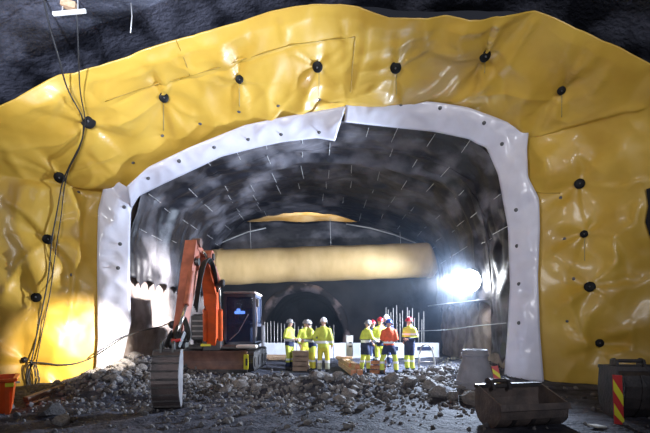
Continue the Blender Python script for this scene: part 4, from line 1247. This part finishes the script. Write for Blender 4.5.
# ------------------------------------------------------------------ rubble
import bmesh
def rockmesh(seed, sub=2):
    bm = bmesh.new(); bmesh.ops.create_icosphere(bm, subdivisions=sub, radius=1)
    for v in bm.verts:
        d = 1 + .35 * noise.noise(v.co * 1.1 + Vector((seed * 7.1, seed, 3))) + .12 * noise.noise(v.co * 3 + Vector((seed, 5, seed * 3)))
        v.co *= d
        # facet cuts
    rr = random.Random(seed)
    for _ in range(7):
        n = Vector((rr.uniform(-1, 1), rr.uniform(-1, 1), rr.uniform(-1, 1))).normalized(); h = rr.uniform(.62, .85)
        for v in bm.verts:
            e = v.co.dot(n) - h
            if e > 0: v.co -= n * e
    for v in bm.verts: v.co.z *= .72
    me = bpy.data.meshes.new('rock'); bm.to_mesh(me); bm.free()
    return me
pale = [rockmesh(i) for i in range(5)]; dark = [rockmesh(10 + i) for i in range(3)]
for m_ in pale: m_.materials.append(M['stone'])
for m_ in dark: m_.materials.append(M['stone_dark'])
rng = random.Random(21)
AVOID = [(-2.95, 8.3, .55), (3.2, 7.1, .95), (3.7, 10.7, .62), (5.8, 7.7, 1.2), (-3.25, 14.0, 1.75), (1.0, 14.6, .7), (-5.8, 8.3, .9), (2.98, 7.75, .3), (4.9, 7.1, .35)]
placed = []
def ok(x, y, r):
    for a, b, c in AVOID:
        if math.hypot(x - a, y - b) < c + r: return False
    return True
def rock(me, x, y, r, label, grp=None, name='rock', sink=.35):
    o = bpy.data.objects.new(name, me); COL.objects.link(o)
    o.scale = (r * rng.uniform(.8, 1.25), r * rng.uniform(.8, 1.25), r * rng.uniform(.75, 1.05))
    o.rotation_euler = (rng.uniform(-.4, .4), rng.uniform(-.4, .4), rng.uniform(0, 6.3))
    o.location = (x, y, G(x, y) + r * (.72 - sink) * .6)
    tag(o, label, 'rock', grp); return o
def gxy(px, py):
    Y = 10.0
    for _ in range(30):
        X = (px - HX) * Y / F; Y = F * (CZ - G(X, Y)) / (py - HY)
    return (px - HX) * Y / F, Y
for px, py, r, me, lab in [(51, 417, .22, dark[0], 'dark boulder at the front of the left rubble, below the planks'), (61, 423, .15, pale[0], 'grey flat rock in front of the dark boulder at lower left'),
                           (145, 412, .13, pale[1], 'pale rock at the foot of the ribbed bucket, on its left'), (471, 402, .26, pale[2], 'pale boulder right before the concrete cone'),
                           (437, 397, .25, pale[3], 'pale rock left of the concrete cone'), (430, 391, .24, pale[4], 'flat pale slab in the rubble right of the workers'),
                           (452, 400, .2, pale[0], 'pale rock between the cone boulder and the workers'), (411, 392, .14, dark[1], 'dark rock in the rubble below the rightmost worker')]:
    x, y = gxy(px, py); rock(me, x, y, r, lab, None, 'boulder')
def scatter(n, cx, cy, sx, sy, rmin, rmax, lab, grp, darkp=.2):
    k = 0; tries = 0
    while k < n and tries < n * 40:
        tries += 1
        x, y = rng.gauss(cx, sx), rng.gauss(cy, sy); r = rmin + (rmax - rmin) * rng.random() ** 2.2
        if not ok(x, y, r) or y < 6.6 or y > 13.6 and abs(x - .9) < 2.6: continue
        if abs(x) > 7: continue
        rock((rng.choice(dark) if rng.random() < darkp else rng.choice(pale)), x, y, r, lab, grp); k += 1
scatter(95, -5.0, 10.9, .75, 1.2, .06, .20, 'broken grey rock in the rubble heap left of the ribbed bucket', 'rocks in the left heap')
scatter(95, -.6, 10.4, 1.3, .9, .06, .19, 'broken rock in the rubble ridge in front of the workers', 'rocks in the middle ridge', .35)
scatter(70, 2.7, 11.4, .65, 1.0, .06, .19, 'broken pale rock in the rubble between the workers and the concrete cone', 'rocks right of the workers', .15)
scatter(30, -2.6, 11.0, .6, .7, .06, .16, 'broken pale rock in front of the dozer blade', 'rocks by the blade', .15)
# fine gravel: uncountable
icov = [Vector(v) for v in ((0, 0, 1), (.9, 0, .3), (-.3, .85, .3), (-.6, -.6, .3), (.3, -.8, -.2), (.2, .6, -.7))]
bmx = bmesh.new(); bmesh.ops.create_icosphere(bmx, subdivisions=1, radius=1)
iv = [v.co.copy() for v in bmx.verts]; ifc = [tuple(v.index for v in f.verts) for f in bmx.faces]; bmx.free()
mb = MB()
cnt = 0
zones = [(-4.9, 10.9, 1.0, 1.6, 1700), (-.5, 10.4, 1.9, 1.2, 2300), (2.9, 11.5, .9, 1.3, 1400), (-2.6, 11.0, .8, .9, 800), (0, 9.5, 3.5, 1.6, 900), (4.6, 14.2, .8, 1.3, 500)]
for cx, cy, sx, sy, n in zones:
    for _ in range(n):
        x, y = rng.gauss(cx, sx), rng.gauss(cy, sy)
        if y < 6.6 or abs(x) > 6.4: continue
        r = .018 + .055 * rng.random() ** 2.5
        z = G(x, y) + r * .15
        R = Euler((rng.uniform(0, 6), rng.uniform(0, 6), rng.uniform(0, 6))).to_matrix()
        sc = Vector((rng.uniform(.7, 1.4), rng.uniform(.7, 1.3), rng.uniform(.5, .9)))
        c = Vector((x, y, z))
        mb.add([c + R @ Vector((v.x * sc.x * r, v.y * sc.y * r, v.z * sc.z * r)) * rng.uniform(.8, 1.15) for v in iv], ifc)
gv = MB.build(mb, 'gravel', 'gravel')
tag(gv, 'fine broken gravel strewn over the tunnel floor', 'gravel', kind='stuff')

# ------------------------------------------------------------------ light
def light(name, typ, loc, energy, col=(1, 1, 1), target=None, size=.5, spot=None, blend=.4):
    d = bpy.data.lights.new(name, typ); d.energy = energy; d.color = col
    if typ == 'AREA': d.size = size
    else: d.shadow_soft_size = size
    if typ == 'SPOT': d.spot_size = math.radians(spot); d.spot_blend = blend
    o = bpy.data.objects.new(name, d); COL.objects.link(o); o.location = loc
    if target is not None:
        o.rotation_euler = (Vector(target) - Vector(loc)).to_track_quat('-Z', 'Y').to_euler()
    return o
LO = LP + (CAM - LP).normalized() * .36
light('floodlight_glow', 'SPOT', LO, 8000, (.66, .79, 1.0), LP + Vector((-2.6, -1.3, -.7)), .22, 136, .4)
light('floodlight_back', 'SPOT', LP + Vector((-.30, .34, .05)), 2600, (.66, .79, 1.0), (0, 19.5, 1.0), .2, 120, .6)
light('floodlight_beam', 'SPOT', LO, 4000, (1.0, .95, .88), (-6.9, 11.8, 1.1), .2, 26, .6)
light('floodlight_spread', 'SPOT', LO, 42000, (1.0, .94, .90), (-5.7, 14.6, 2.5), .2, 24, .9)
light('site_lamp_left', 'SPOT', (-5.5, -3.5, 4.5), 3500, (.94, .95, 1.0), (-1.5, 11, 7.2), 1.4, 80, 1.0)
light('site_lamp_right', 'SPOT', (4.5, -4.0, 5.0), 3000, (.88, .91, 1.0), (2.5, 11, 7.0), 1.4, 80, 1.0)
light('stick_added_lamp', 'SPOT', WL, 4200, (1.0, .90, .76), (-6.75, 12.0, 1.05), .06, 40, 1.0)  # spot for the added lamp on the stick
light('vault_fill', 'SPOT', (-4.5, 1.5, 3.5), 6000, (.75, .82, 1.0), (-4.6, 6.5, 8.0), .3, 70, .8)  # unseen spot added to brighten the upper left of the vault
light('far_roof_lamp', 'SPOT', (-.5, 25.5, 5.6), 900, (1.0, .85, .6), (-.6, 27.0, 8.6), .3, 120, .5)
w = bpy.data.worlds.new('World'); scene.world = w; w.use_nodes = True
bg = w.node_tree.nodes['Background']; bg.inputs['Color'].default_value = (.55, .6, .8, 1); bg.inputs['Strength'].default_value = 0.035

# ------------------------------------------------------------------ camera
cd = bpy.data.cameras.new('Camera'); cam = bpy.data.objects.new('Camera', cd); COL.objects.link(cam)
cam.location = CAM; cam.rotation_euler = (PI / 2, 0, 0)
cd.sensor_width = 36; cd.lens = 36 * F / 650; cd.shift_y = (HY - 216.5) / 650; cd.clip_start = .05
scene.camera = cam
vs_ = scene.view_settings
vs_.view_transform = 'Standard'; vs_.look = 'None'; vs_.gamma = 1; vs_.use_curve_mapping = False; vs_.exposure = 0.12
scene.cycles.use_denoising = True
scene.cycles.max_bounces = 6
# dust haze hanging in the tunnel
hm = bpy.data.materials.new('dust_haze'); hm.use_nodes = True
nt = hm.node_tree; nt.nodes.clear()
vo_ = nt.nodes.new('ShaderNodeVolumeScatter'); vo_.inputs['Density'].default_value = 0.0036; vo_.inputs['Anisotropy'].default_value = 0.5; vo_.inputs['Color'].default_value = (.6, .75, 1, 1)
out_ = nt.nodes.new('ShaderNodeOutputMaterial'); nt.links.new(vo_.outputs[0], out_.inputs['Volume'])
M['haze'] = hm
hz = MB().box((-.1, 21.0, 3.4), (10.4, 16.8, 7.6)).build('dust_haze', 'haze')
tag(hz, 'thin bluish dust haze hanging in the tunnel around the floodlight', 'haze', kind='stuff')

dm = bpy.data.materials.new('lamp_halo'); dm.use_nodes = True  # scattering ball added to imitate lens glow around the floodlight
nt = dm.node_tree; nt.nodes.clear()
tc = nt.nodes.new('ShaderNodeTexCoord'); gr = nt.nodes.new('ShaderNodeTexGradient'); gr.gradient_type = 'QUADRATIC_SPHERE'
nt.links.new(tc.outputs['Object'], gr.inputs['Vector'])
mu = nt.nodes.new('ShaderNodeMath'); mu.operation = 'MULTIPLY'; mu.inputs[1].default_value = 0.05
nt.links.new(gr.outputs['Fac'], mu.inputs[0])
vs2 = nt.nodes.new('ShaderNodeVolumeScatter'); vs2.inputs['Anisotropy'].default_value = 0.2; vs2.inputs['Color'].default_value = (.85, .9, 1, 1)
nt.links.new(mu.outputs[0], vs2.inputs['Density'])
ou = nt.nodes.new('ShaderNodeOutputMaterial'); nt.links.new(vs2.outputs[0], ou.inputs['Volume'])
M['lamp_halo'] = dm
mb = MB().lathe([(max(.001, math.sin(PI * i / 12)), -math.cos(PI * i / 12)) for i in range(13)], (0, 0, 0), sides=24, cap=False)
du = mb.build('halo_volume', 'lamp_halo'); du.location = LP + LD * .3; du.scale = (1.9, 1.9, 1.9)
tag(du, 'round glow imitated by an added volume around the white floodlight', 'dust', kind='stuff')
